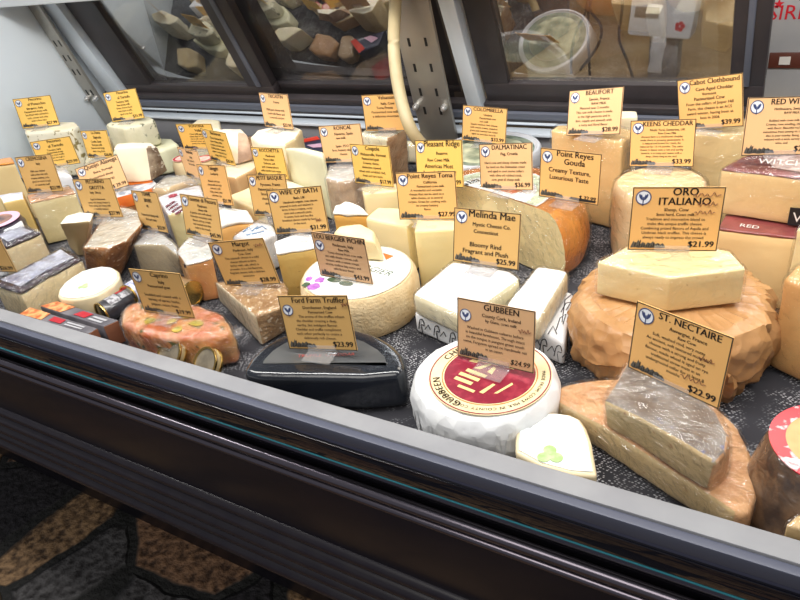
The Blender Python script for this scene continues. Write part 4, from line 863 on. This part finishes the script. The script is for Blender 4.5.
def price_card(key):
    x, y, z, yaw, tilt, roll, w, h = SIGNS[key]
    cm, t1, t2, lines, price, where = T[key]
    root = empty('price_card', (x, y, z - .004)); tag(root, where, 'price card', 'price cards standing on the cheeses')
    u = V((math.cos(yaw), math.sin(yaw), 0)); n = V((math.sin(yaw), -math.cos(yaw), 0))
    up = V((0, 0, 1)) * math.cos(tilt) - n * math.sin(tilt)
    nn = u.cross(up)
    u2 = u * math.cos(roll) + up * math.sin(roll); v2 = -u * math.sin(roll) + up * math.cos(roll)
    o = V((x, y, z))
    def P(a, b, c=0): return o + u2 * (a * w) + v2 * (b * w) + nn * c      # a in -.5...5, b in 0..h/w
    H = h / w
    rot = Matrix((u2, v2, nn)).transposed()
    bm = bmesh.new(); box_bm(bm, P(0, H / 2, -.0006), (w, h, .0012), rot); mesh_obj('card', bm, CARDS[cm], root, smooth=False)
    bm = bmesh.new()                                        # printed border
    e = .012
    for a0, b0, a1, b1 in ((-.5, 0, .5, e), (-.5, H - e, .5, H), (-.5, 0, -.5 + e, H), (.5 - e, 0, .5, H)):
        bm.faces.new([bm.verts.new(P(a, b, .0002)) for a, b in ((a0, b0), (a1, b0), (a1, b1), (a0, b1))])
    mesh_keep('border', bm, EDGE, root)
    # emblem
    er = .088 if key not in ('ford', 'gub') else .078
    ex, ey = -.5 + er + .035, H - er - (.035 if key not in ('lou', 'gub', 'ford', 'edge') else .12)
    bm = bmesh.new(); bm.faces.new([bm.verts.new(P(ex + er * math.cos(a), ey + er * math.sin(a), .0003)) for a in [i * .2618 for i in range(24)]])
    em = mesh_keep('emblem', bm, EMB, root)
    bm = bmesh.new()
    A = [i * .2618 for i in range(24)]
    ro = [bm.verts.new(P(ex + er * math.cos(a), ey + er * math.sin(a), .0005)) for a in A]; ri = [bm.verts.new(P(ex + er * .86 * math.cos(a), ey + er * .86 * math.sin(a), .0005)) for a in A]
    for k in range(24): bm.faces.new((ro[k], ro[(k + 1) % 24], ri[(k + 1) % 24], ri[k]))
    for s in (-1, 1):
        bm.faces.new([bm.verts.new(P(ex + s * er * q, ey + er * p, .0005)) for q, p in ((.08, -.35), (.28, -.3), (.52, .05), (.6, .4), (.45, .52), (.34, .3), (.26, .46), (.14, .2), (.1, 0))])
    bm.faces.new([bm.verts.new(P(ex + er * q, ey + er * p, .0005)) for q, p in ((-.08, .1), (.08, .1), (.06, -1.12), (-.06, -1.12))])
    mesh_keep('emblem_figure', bm, EMBR, em)
    # lettering
    bm = bmesh.new(); lay = lambda x0, y0: (lambda a, b: P(x0 + a / w, y0 + b / w, .0004))
    big = key in ('melinda', 'gouda', 'oro', 'pleasant', 'queijo')
    tx = .08; top = H - (.105 if big else .095)
    ts = (.138 if big else .105) * w
    if t2:
        put_text(bm, t1, ts * .92, lay(tx, top + .01), maxw=.74 * w, bold=.022); put_text(bm, t2, ts * .92, lay(tx, top - .105), maxw=.74 * w, bold=.022); yy = top - .125
    else:
        put_text(bm, t1, ts, lay(tx if key != 'lou' else .02, top), maxw=(.76 if key != 'lou' else .94) * w, bold=.022); yy = top - .025
    if key == 'oro': pass
    low = .15
    nl = max(len(lines), 1); pitch = min(.085, (yy - low) / nl)
    if big: pitch = min(.11, (yy - low) / nl)
    for k, s in enumerate(lines):
        yy -= pitch
        if not s: continue
        bigl = s.startswith('*'); hand = s.startswith('~'); s = s.lstrip('*~')
        sz = pitch * (.95 if bigl else .84) * w * (1.15 if k == 0 and not bigl else 1)
        mw = (.66 if yy > ey - er - .05 else .92) * w
        put_text(bm, s, min(sz, (.1 if bigl else .075) * w), lay(.08 if yy > ey - er - .05 else 0, yy), maxw=mw, bold=.02 if bigl or k < 2 else .012, shear=.3 if hand else 0)
    if price: put_text(bm, price, (.105 if key not in ('gub', 'gouda') else .09) * w, lay(.46, .05), align='R', maxw=.42 * w, bold=.035 if key != 'gub' else .015, shear=0 if key not in ('gub', 'gouda') else .2)
    mesh_keep('lettering', bm, INK, root)
    if key == 'gouda':
        bm = bmesh.new(); bm.faces.new([bm.verts.new(P(a, b, .0005)) for a, b in ((.02, .035), (.2, .02), (.45, .03), (.47, .06), (.25, .065), (.05, .07))]); mesh_keep('marker_stroke', bm, INK, root)
    if key in ('oro', 'gub', 'nect', 'margot', 'ford', 'wife'):    # pen notes scribbled by hand
        bm = bmesh.new()
        rows = {'oro': [(.16, H - .09, .3), (.22, H - .2, .22), (.2, H - .3, .22)], 'gub': [(.3, H - .26, .16)], 'nect': [(.22, H - .33, .16), (.08, .19, .26)], 'margot': [(.3, H - .1, .16)], 'ford': [(.4, H - .12, .1)], 'wife': [(.3, .2, .1)]}[key]
        for x0, y0, ln in rows:
            g = [P(x0 + ln * k / 12, y0 + .022 * math.sin(k * 2.3) + .01 * math.sin(k * 5.1), .0007) for k in range(13)]
            tube_bm(bm, spline(g, 3), .00035, 4)
        mesh_obj('pen_note', bm, M('pen_brown', (120, 72, 50), .6), root)
    # dark scrawled wordmark, lower left
    bm = bmesh.new(); rnd = random.Random(key)
    up_ = [.05, .115, .075, .14, .085, .105, .075, .1, .08, .11, .085, .1, .075, .085, .055]
    L0, L1 = -.47, -.08
    q = [(L0 + (L1 - L0) * k / 14, v + rnd.uniform(-.008, .008)) for k, v in enumerate(up_)]
    dn = [(L0 + (L1 - L0) * k / 14, .03 + rnd.uniform(-.006, .008)) for k in range(14, -1, -1)]
    bm.faces.new([bm.verts.new(P(a, b, .0004)) for a, b in q + dn])
    wm = mesh_keep('wordmark', bm, SCRAWL, root)
    bm = bmesh.new()
    for k in range(14):
        a = L0 + .01 + (L1 - L0 - .02) * k / 14; b = .03 + rnd.uniform(0, .01); tt = up_[k] - .012
        bm.faces.new([bm.verts.new(P(*p, .0006)) for p in ((a, b), (a + .014, b), (a + .024, tt), (a + .012, tt))])
    mesh_keep('wordmark_strokes', bm, INK, wm)
    # clear stand: foot on the cheese and a lip behind the card
    f = V((n.x, n.y, 0)) if n.y < 0 else -V((n.x, n.y, 0))
    rz = Matrix((u, -f, V((0, 0, 1)))).transposed()
    ft = bmesh.new(); box_bm(ft, V((x, y, z - .0026)) + f * .010, (.036, .024, .0014), rz, .0004)
    box_bm(ft, o + nn * -.0022 + v2 * .011, (.036, .022, .0012), rot, .0004)
    box_bm(ft, o + nn * .0016 + v2 * .003, (.036, .006, .0008), rot)
    mesh_obj('clear_stand', ft, CLEAR, root)
    return root
for k in T: price_card(k)
# card stub and black tag at the right edge
root = empty('price_card', (at(800, 222, .12).x + .03, at(800, 222, .12).y, .102)); tag(root, 'card cut off by the right edge above a black tag with a white V', 'price card', 'price cards standing on the cheeses')
p = at(797, 224, .102)
box('card', p + V((.044, .0, .036)), (.088, .0012, .066), AMB, root, bev=0)
box('black_tag', p + V((.034, -.004, .011)), (.088, .0014, .022), M('black_tag', (28, 28, 32), .4), root, bev=0)
bm = bmesh.new(); put_text(bm, 'V', .017, lambda x, y: p + V((-.006 + x, -.0052, .005 + y)), align='L', bold=0)
mesh_keep('lettering', bm, M('white_print', (1, 1, 1)), root)
# ================================================================== DISPLAY CASE
STEEL = M('brushed_steel', (176, 172, 164), .38, (160, 156, 148), 8, metal=.75)
RAILM = M('grey_rail', (150, 151, 154), .6, (140, 141, 145), 20, bump=.03)
BLK = M('gloss_black', (16, 15, 20), .16, coat=.6, coatr=.06)
BLKD = M('satin_black', (26, 24, 32), .35, (34, 30, 38), 60)
FRAME = M('door_frame_dark', (52, 48, 50), .45, (60, 54, 56), 20)
FRAMEB = M('door_frame_slate', (92, 96, 108), .42)
ALU = M('pale_aluminium', (214, 222, 230), .4, metal=.2)
LEDGE = M('grey_ledge', (126, 126, 130), .5)
case = empty('display_case', (-.5, .42, -.75)); tag(case, 'long cheese counter with a grey front rail, glossy black front and sliding rear doors', 'display case')
X0, X1 = -1.70, .75
xm, xl = (X0 + X1) / 2, X1 - X0
def bar(name, y0, y1, z0, z1, mat, x0=X0, x1=X1, bev=.002):
    return box(name, V(((x0 + x1) / 2, (y0 + y1) / 2, (z0 + z1) / 2)), (x1 - x0, abs(y1 - y0), abs(z1 - z0)), mat, case, bev=bev)
bar('deck', .4212, 1.235, -.03, -.004, M('deck_steel', (90, 92, 96), .5, metal=.5))
bar('front_rail', .3985, .4210, .0254, .0429, RAILM, X0 - .4, X1, .0012)
bar('rail_lip', .3890, .3984, .0254, .0405, M('blue_grey_lip', (82, 86, 102), .45), X0 - .4, X1, .0012)
bar('rail_skirt', 0.3919, 0.4211, -0.0154, 0.0252, M('blue_grey_skirt', (70, 72, 92), .4), X0 - .4, X1, .001)
bar('front_glass', 0.3880, 0.3914, -0.0033, 0.0196, M('dark_front_glass', (20, 20, 30), .05, coat=1, coatr=.02), X0 - .4, X1, .0005)
bar('glass_edge', 0.3875, 0.3914, -0.0049, -0.0036, M('cyan_glass_edge', (64, 150, 166), .25), X0 - .4, X1, 0)
bar('black_recess', 0.3987, 0.4210, -0.0397, -0.0164, BLK, X0 - .4, X1, .002)
bm = bmesh.new(); tube_bm(bm, [(X0 - .4, .391, -0.0378), (X1, .391, -0.0378)], .0065, 16); mesh_obj('chrome_bead', bm, M('dark_chrome', (120, 114, 124), .22, metal=.9), case)
bm = bmesh.new(); tube_bm(bm, [(X0 - .4, .391, -0.0534), (X1, .391, -0.0534)], .005, 16); mesh_obj('chrome_bead', bm, M('dark_chrome', (1, 1, 1)), case)
bar('front_panel', 0.3929, 0.4210, -0.1613, -0.0402, M('purple_black_panel', (20, 18, 28), .34, (25, 22, 33), 10, coat=.12), X0 - .4, X1, .001)
for i, (z, rr) in enumerate(((-0.171, 0.01), (-0.1944, 0.012), (-0.2197, 0.012), (-0.243, 0.01), (-0.2654, 0.012))):
    bm = bmesh.new(); tube_bm(bm, [(X0 - .4, .396, z), (X1, .396, z)], rr, 16); mesh_obj('bumper_ridge', bm, M('ridge_plastic', (36, 32, 42), .35, (44, 40, 46), 30), case)
bar('bumper_strip', 0.3958, 0.4210, -0.2897, -0.1618, BLKD, X0 - .4, X1, .001)
bar('base', .60, 1.235, -.74, -.03, BLKD, X0 - .4, X1)
bar('under_panel', .421, .60, -.2897, -.27, BLKD, X0 - .4, X1)
# end panel
PANEL = M('end_panel_white', (226, 234, 240), .5, (218, 228, 236), 3)
box('end_panel', V((X0 - .02, .9, .25)), (.036, 1.1, .58), PANEL, case)
# rear ledge and sliding doors
bar('rear_wall', 1.212, 1.235, -.004, .062, LEDGE)
bar('rear_ledge', 1.200, 1.235, .0622, .069, ALU)
LEAN = math.radians(22); U = V((0, -math.sin(LEAN), math.cos(LEAN))); Nn = V((0, -math.cos(LEAN), -math.sin(LEAN))); P0 = V((0, 1.22, .10))
RD = Matrix((V((1, 0, 0)), -Nn, U)).transposed()
def dbox(name, x0, x1, t0, t1, mat, parent=case, off=0, th=.02, bev=.002):
    c = P0 + V(((x0 + x1) / 2, 0, 0)) + U * ((t0 + t1) / 2) - Nn * (off + th / 2)
    return box(name, c, (x1 - x0, th, t1 - t0), mat, parent, RD, bev)
TT = .34
dbox('track', X0, X1, -.03, -.012, FRAME, off=.0); dbox('track', X0, X1, -.0115, .004, FRAMEB, off=-.004); dbox('track', X0, X1, .0045, .020, FRAME, off=.002)
dbox('track_lip', X0, X1, -.026, -.020, ALU, off=-.002, th=.01)
GLASS = bpy.data.materials.new('rear_door_glass'); GLASS.use_nodes = True
nt = GLASS.node_tree; nt.nodes.clear()
o_ = nt.nodes.new('ShaderNodeOutputMaterial'); mx = nt.nodes.new('ShaderNodeMixShader'); tr = nt.nodes.new('ShaderNodeBsdfTransparent'); gl = nt.nodes.new('ShaderNodeBsdfGlossy')
mx.inputs['Fac'].default_value = .34; gl.inputs['Roughness'].default_value = .02; tr.inputs['Color'].default_value = (.86, .87, .88, 1); gl.inputs['Color'].default_value = (.95, .93, .9, 1)
nt.links.new(tr.outputs[0], mx.inputs[1]); nt.links.new(gl.outputs[0], mx.inputs[2]); nt.links.new(mx.outputs[0], o_.inputs['Surface'])
def door(xa, xb, sl, sr, off, b0=.020, b1=.045):
    """a sliding door: outer x range, stile widths"""
    d = dbox('sliding_door', xa, xb, b0, b1, FRAME, off=off, th=.022)
    def sub(name, x0, x1, t0, t1, mat, o, th):
        c = P0 + V(((x0 + x1) / 2, 0, 0)) + U * ((t0 + t1) / 2) - Nn * (o + th / 2)
        bm = bmesh.new(); box_bm(bm, c, (x1 - x0, th, t1 - t0), RD, .002)
        mesh_obj(name, bm, mat, d)
    sub('stile', xa, xa + sl, b1, TT, FRAME, off, .022); sub('stile', xb - sr, xb, b1, TT, FRAME, off, .022)
    sub('stile_bead', xb - sr * .62, xb - sr * .42, b1, TT, FRAMEB, off - .003, .004)
    sub('glass_pane', xa + sl, xb - sr, b1, TT, GLASS, off + .009, .003)
    return d
bpy.context.view_layer.update()
door(-1.60, -1.085, .105, .075, .012)
door(-1.16, -.62, .04, .06, .036, .020, .036)
door(-.555, -.075, .052, .05, .012, .020, .060)
box('door_post', P0 + V((-.574, -.004, .0)) + U * .16 - Nn * .01, (.03, .03, .36), ALU, case, RD)
box('door_post', P0 + V((-1.635, -.0, .0)) + U * .16 - Nn * .01, (.06, .03, .36), M('white_post', (206, 216, 226), .45), case, RD)
# slotted brackets
def bracket(pb0, pb1, yb, yt, x_b, wd, slots, ztop=.40):
    zb = .045; lean = math.atan2(yb - yt, .31); u = V((0, -math.sin(lean), math.cos(lean))); n = V((0, -math.cos(lean), -math.sin(lean)))
    R_ = Matrix((V((1, 0, 0)), -n, u)).transposed(); L = .36
    c = V((x_b, yb, zb)) + u * L / 2
    b = box('support_bracket', c, (wd, .008, L), STEEL, case, R_, .001)
    for s in slots:
        for q in (-.22, .22):
            bm = bmesh.new(); box_bm(bm, V((x_b + q * wd, yb, zb)) + u * s + n * .0042, (.005, .001, .016), R_)
            mesh_obj('slot', bm, M('slot_dark', (20, 18, 18), .6), b)
    for q in (-.42, .36):
        bm = bmesh.new(); p = V((x_b + q * wd, yb, zb)) + u * .085
        tube_bm(bm, [p + n * .004, p + n * .012], .006, 14); tube_bm(bm, [p + n * .012, p + n * .018], .003, 10)
        mesh_obj('screw', bm, M('bright_screw', (226, 226, 226), .3, metal=.8), b)
    return b
bracket(0, 0, 1.19, 1.12, -.648, .080, [.075, .115, .165, .215])
bracket(0, 0, 1.19, 1.10, -1.672, .045, [.10, .16, .20, .24])
# pale tube hanging in front of the post
g = [aty(397, -30, 1.085), aty(395, 10, 1.085), aty(394, 50, 1.07), aty(399, 90, 1.03), aty(409, 125, 1.0), aty(422, 145, 1.01), aty(434, 153, 1.03)]
bm = bmesh.new(); tube_bm(bm, spline(g, 8), .011, 14)
o = mesh_obj('drain_hose', bm, M('hose_beige', (184, 168, 130), .45, (170, 152, 114), 14), None); tag(o, 'pale beige hose hanging in front of the slotted centre bracket', 'hose')
# lamp housing over the rear doors, held by the brackets
lh = box('lamp_housing', V((-1.02, 1.035, .405)), (1.34, .075, .05), M('lamp_grey', (196, 200, 202), .5), case, None, .004)
# black woven liner with pale flecks
m = bpy.data.materials.new('flecked_cloth'); m.use_nodes = True
nt = m.node_tree; N = nt.nodes; L = nt.links; p_ = N['Principled BSDF']; p_.inputs['Roughness'].default_value = .9
tc = N.new('ShaderNodeTexCoord'); mp = N.new('ShaderNodeMapping'); mp.inputs['Scale'].default_value = (260, 420, 1); mp.inputs['Rotation'].default_value = (0, 0, .35)
L.new(tc.outputs['Object'], mp.inputs['Vector'])
vo = N.new('ShaderNodeTexVoronoi'); vo.inputs['Scale'].default_value = 1; vo.inputs['Randomness'].default_value = .45; L.new(mp.outputs[0], vo.inputs['Vector'])
rr = N.new('ShaderNodeValToRGB'); rr.color_ramp.elements[0].position = .24; rr.color_ramp.elements[0].color = (1, 1, 1, 1); rr.color_ramp.elements[1].position = .4; rr.color_ramp.elements[1].color = (0, 0, 0, 1)
L.new(vo.outputs['Distance'], rr.inputs['Fac'])
nz = N.new('ShaderNodeTexNoise'); nz.inputs['Scale'].default_value = 22; nz.inputs['Detail'].default_value = 3; L.new(tc.outputs['Object'], nz.inputs['Vector'])
r2 = N.new('ShaderNodeValToRGB'); r2.color_ramp.elements[0].position = .38; r2.color_ramp.elements[1].position = .62; L.new(nz.outputs['Fac'], r2.inputs['Fac'])
mu = N.new('ShaderNodeMath'); mu.operation = 'MULTIPLY'; L.new(rr.outputs['Color'], mu.inputs[0]); L.new(r2.outputs['Color'], mu.inputs[1])
mc = N.new('ShaderNodeMix'); mc.data_type = 'RGBA'; mc.inputs['A'].default_value = lin((44, 44, 50)); mc.inputs['B'].default_value = lin((196, 196, 200)); L.new(mu.outputs[0], mc.inputs['Factor']); L.new(mc.outputs['Result'], p_.inputs['Base Color'])
bm = bmesh.new(); nx, ny = 150, 60; G = []
for i in range(nx + 1):
    col = []
    for j in range(ny + 1):
        x = X0 + .003 + (X1 - X0 - .006) * i / nx; y = .4225 + .786 * j / ny
        z = -.0022 + .0016 * noise.noise(V((x * 14, y * 14, 3))); col.append(bm.verts.new((x, y, z)))
    G.append(col)
for i in range(nx):
    for j in range(ny): bm.faces.new((G[i][j], G[i + 1][j], G[i + 1][j + 1], G[i][j + 1]))

o = mesh_obj('counter_liner', bm, m); tag(o, 'black woven liner cloth with pale flecks covering the counter deck', 'liner cloth')
# floor of rough stone slabs
m = bpy.data.materials.new('stone_floor'); m.use_nodes = True
nt = m.node_tree; N = nt.nodes; L = nt.links; p_ = N['Principled BSDF']; p_.inputs['Roughness'].default_value = .7
tc = N.new('ShaderNodeTexCoord'); sw = N.new('ShaderNodeTexNoise'); sw.inputs['Scale'].default_value = 7; L.new(tc.outputs['Object'], sw.inputs['Vector'])
vm = N.new('ShaderNodeVectorMath'); vm.operation = 'MULTIPLY_ADD'; vm.inputs[1].default_value = (.06, .06, 0); L.new(sw.outputs['Color'], vm.inputs[0]); L.new(tc.outputs['Object'], vm.inputs[2])
v1 = N.new('ShaderNodeTexVoronoi'); v1.feature = 'DISTANCE_TO_EDGE'; v1.inputs['Scale'].default_value = 4.0; L.new(vm.outputs[0], v1.inputs['Vector'])
v2 = N.new('ShaderNodeTexVoronoi'); v2.inputs['Scale'].default_value = 4.0; L.new(vm.outputs[0], v2.inputs['Vector'])
cr = N.new('ShaderNodeValToRGB'); cr.color_ramp.interpolation = 'CONSTANT'; e = cr.color_ramp.elements; e[0].position = 0; e[0].color = lin((150, 122, 92)); e[1].position = .5; e[1].color = lin((40, 38, 44)); k3 = e.new(.64); k3.color = lin((140, 108, 84)); k4 = e.new(.92); k4.color = lin((84, 84, 88))
sp = N.new('ShaderNodeSeparateColor'); L.new(v2.outputs['Color'], sp.inputs[0]); L.new(sp.outputs[0], cr.inputs['Fac'])
gn = N.new('ShaderNodeTexNoise'); gn.inputs['Scale'].default_value = 55; gn.inputs['Detail'].default_value = 8; L.new(tc.outputs['Object'], gn.inputs['Vector'])
gr = N.new('ShaderNodeValToRGB'); gr.color_ramp.elements[0].position = .36; gr.color_ramp.elements[0].color = (.25, .22, .2, 1); gr.color_ramp.elements[1].position = .62; gr.color_ramp.elements[1].color = (1.25, 1.2, 1.1, 1); L.new(gn.outputs['Fac'], gr.inputs['Fac'])
ml = N.new('ShaderNodeMix'); ml.data_type = 'RGBA'; ml.blend_type = 'MULTIPLY'; ml.inputs['Factor'].default_value = 1; L.new(cr.outputs['Color'], ml.inputs['A']); L.new(gr.outputs['Color'], ml.inputs['B'])
er_ = N.new('ShaderNodeValToRGB'); er_.color_ramp.elements[0].position = .035; er_.color_ramp.elements[1].position = .06; L.new(v1.outputs['Distance'], er_.inputs['Fac'])
mg = N.new('ShaderNodeMix'); mg.data_type = 'RGBA'; mg.inputs['A'].default_value = lin((34, 34, 32)); L.new(er_.outputs['Color'], mg.inputs['Factor']); L.new(ml.outputs['Result'], mg.inputs['B']); L.new(mg.outputs['Result'], p_.inputs['Base Color'])
ba = N.new('ShaderNodeMath'); ba.operation = 'MULTIPLY_ADD'; ba.inputs[1].default_value = .8; L.new(er_.outputs['Color'], ba.inputs[0]); L.new(gn.outputs['Fac'], ba.inputs[2])
bp = N.new('ShaderNodeBump'); bp.inputs['Strength'].default_value = .9; bp.inputs['Distance'].default_value = .015; L.new(ba.outputs[0], bp.inputs['Height']); L.new(bp.outputs['Normal'], p_.inputs['Normal'])
o = box('floor', V((-.5, 1.0, -.775)), (6, 5, .05), m, None, None, 0); tag(o, 'rough stone slab floor with dark joints', None, None, 'structure')
# ------------------------------------------------------------------ room behind the doors
WALLT = M('tan_plaster', (176, 146, 104), .8, (150, 122, 84), 6, bump=.2, bs=40)
o = box('wall_back', V((-.1, 2.22, .3)), (2.4, .06, 2.1), WALLT, None, None, 0); tag(o, 'tan back wall seen through the rear doors', None, None, 'structure')
o = box('wall_light_block', V((-.72, 1.78, .3)), (.04, .82, 2.1), M('dark_partition', (48, 42, 40), .8), None, None, 0); tag(o, 'added dark partition blocking back-room light, behind the centre post', None, None, 'structure')  # added to keep the back-room lamp from spilling behind the left doors
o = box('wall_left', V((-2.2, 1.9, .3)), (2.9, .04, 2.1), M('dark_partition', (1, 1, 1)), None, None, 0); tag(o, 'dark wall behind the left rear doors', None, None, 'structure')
# work counter
o = box('work_counter', V((-.05, 1.74, -.34)), (1.24, .84, .82), M('counter_wood', (196, 170, 128), .5, (170, 140, 96), 5), None, None, .003); tag(o, 'pale wooden work counter behind the rear doors', 'counter')
zc = .07
bm = bmesh.new(); box_bm(bm, V((-.53, 1.47, zc + .0115)), (.25, .05, .022), None, .003)
o = mesh_obj('cutting_board', bm, M('board_cream', (236, 222, 176), .5)); tag(o, 'cream cutting board edge just behind the right rear door', 'cutting board')
# hanging power cords
for k, (pts, lb) in enumerate([([(588, -20), (586, 10), (575, 35), (571, 60), (572, 84)], 'dark power cord hanging behind the rear door, leftmost of the cords'), ([(593, -20), (588, 20), (589, 55), (590, 84)], 'straight dark power cord in the middle of the hanging cords'),
      ([(598, -20), (590, 8), (601, 26), (598, 45), (580, 70)], 'dark power cord bowed to the right among the hanging cords'), ([(624, -20), (622, 10), (619, 38), (627, 60), (633, 78)], 'dark power cord hanging by the white scale')]):
    bm = bmesh.new(); tube_bm(bm, spline([aty(x, y, 1.62 - .015 * k) for x, y in pts], 6), .0032, 8)
    o = mesh_obj('power_cord', bm, M('cord_black', (36, 32, 30), .5)); tag(o, lb, 'cord', 'power cords behind the rear door')
# white scale hanging in the upper right
q = aty(663, 5, 1.55)
root = empty('label_scale', (q.x, 1.58, q.z - .09)); tag(root, 'white scale with a grey display and a small red mark behind the right rear door', 'scale')
RS = Matrix.Rotation(.1, 3, 'Y')
box('housing', V((q.x, 1.58, q.z)), (.13, .06, .13), M('scale_white', (228, 228, 232), .45), root, RS, .008)
box('display', V((q.x - .03, 1.547, q.z - .012)), (.048, .004, .02), M('display_grey', (128, 116, 112), .4), root, RS, .001)
bm = bmesh.new()
for k in range(5):
    a = k * 1.257; cc_ = V((q.x + .036, 1.5485, q.z - .042)) + V((math.cos(a) * .006, 0, math.sin(a) * .006))
    bm.faces.new([bm.verts.new(cc_ + V((.0045 * math.cos(b), -.001, .0045 * math.sin(b)))) for b in [i * .785 for i in range(8)]])
mesh_keep('red_mark', bm, M('red_mark_print', (220, 40, 50), .5), root)
box('stand', V((q.x, 1.61, (q.z - .06 + zc) / 2)), (.06, .05, q.z - .06 - zc), M('scale_post', (150, 146, 146), .5), root, None, .003)
q = aty(657, 55, 1.5)
bm = bmesh.new(); box_bm(bm, q, (.026, .004, .07), RS, .001)
refine(bm, .008, .003, 60)
mesh_obj('reflection_strip', bm, M('reflection_white', (226, 226, 230), .6, bump=.5, bs=60), root)  # pale strip modelled in place of a reflection in the door glass
# second slicer with red lettering at far right
q0 = aty(757, 92, 1.36)
root = empty('deli_machine', (q0.x + .14, 1.42, zc)); tag(root, 'grey machine with red SIRMAN lettering and a brown plate at the right edge', 'machine')
MACH = M('machine_silver', (196, 196, 196), .35, (182, 182, 184), 10, metal=.3)
box('housing', V((q0.x + .14, 1.44, (q0.z + .30 + zc) / 2)), (.28, .16, q0.z + .30 - zc), MACH, root, None, .006)
p = aty(786, 14, 1.36)
bm = bmesh.new(); put_text(bm, 'SIRMAN', .033, lambda x, y: V((aty(768, 20, 1.36).x + x, 1.3592, aty(768, 20, 1.36).z + y)), align='L', bold=0, shear=.05)
mesh_keep('lettering', bm, M('sirman_red', (206, 26, 42), .45), root)
s = aty(779, 4, 1.36); bm = bmesh.new()
bm.faces.new([bm.verts.new((s.x + (.0085 if k % 2 == 0 else .0035) * math.sin(k * .628), 1.3592, s.z + (.0085 if k % 2 == 0 else .0035) * math.cos(k * .628))) for k in range(10)])
mesh_keep('red_star', bm, M('sirman_red', (1, 1, 1)), root)
s = aty(787, 60, 1.36); box('brown_plate', V((s.x, 1.358, s.z)), (.055, .004, .026), M('plate_brown', (92, 48, 36), .4), root, None, .001)
box('plate_window', V((s.x - .003, 1.3555, s.z)), (.017, .002, .013), M('plate_white', (220, 214, 206), .5), root, None, 0)

# ================================================================== LIGHT AND CAMERA
def area(name, loc, target, sx, sy, power, col):
    l = bpy.data.lights.new(name, 'AREA'); l.shape = 'RECTANGLE'; l.size = sx; l.size_y = sy; l.energy = power; l.color = col
    o = bpy.data.objects.new(name, l); COL.objects.link(o); o.location = loc
    o.rotation_euler = (V(target) - V(loc)).to_track_quat('-Z', 'Y').to_euler(); return o
area('case_lamp_front', (-.5, .46, .88), (-.55, .78, 0), 2.3, .10, 26, (1, .97, .93))
area('case_lamp_rear', (-.6, 1.0, .372), (-.6, .86, 0), 1.9, .03, 2.6, (.95, .98, 1))
area('room_ceiling_lamp', (-.2, -.9, 1.7), (-.4, .7, 0), 1.6, 1.0, 22, (1, .95, .88))
area('back_room_lamp', (-.2, 1.7, 1.2), (-.2, 1.8, 0), .8, .5, 9, (1, .9, .76))
w = bpy.data.worlds.new('World'); SC.world = w; w.use_nodes = True
w.node_tree.nodes['Background'].inputs[0].default_value = (.9, .92, 1, 1); w.node_tree.nodes['Background'].inputs[1].default_value = .26
cd = bpy.data.cameras.new('camera'); co = bpy.data.objects.new('camera', cd); COL.objects.link(co)
cd.sensor_fit = 'HORIZONTAL'; cd.sensor_width = 36; cd.lens = 36 * F_PX / 800; cd.clip_start = .02
rot = Matrix((RX, RY, RZ)); co.matrix_world = Matrix.Translation(CAM) @ rot.to_4x4()
SC.camera = co
SC.view_settings.view_transform = 'Standard'; SC.view_settings.look = 'None'; SC.view_settings.gamma = 1; SC.view_settings.exposure = -.36
SC.cycles.use_denoising = True; SC.cycles.transparent_max_bounces = 24; SC.cycles.max_bounces = 8; SC.cycles.sample_clamp_indirect = 6
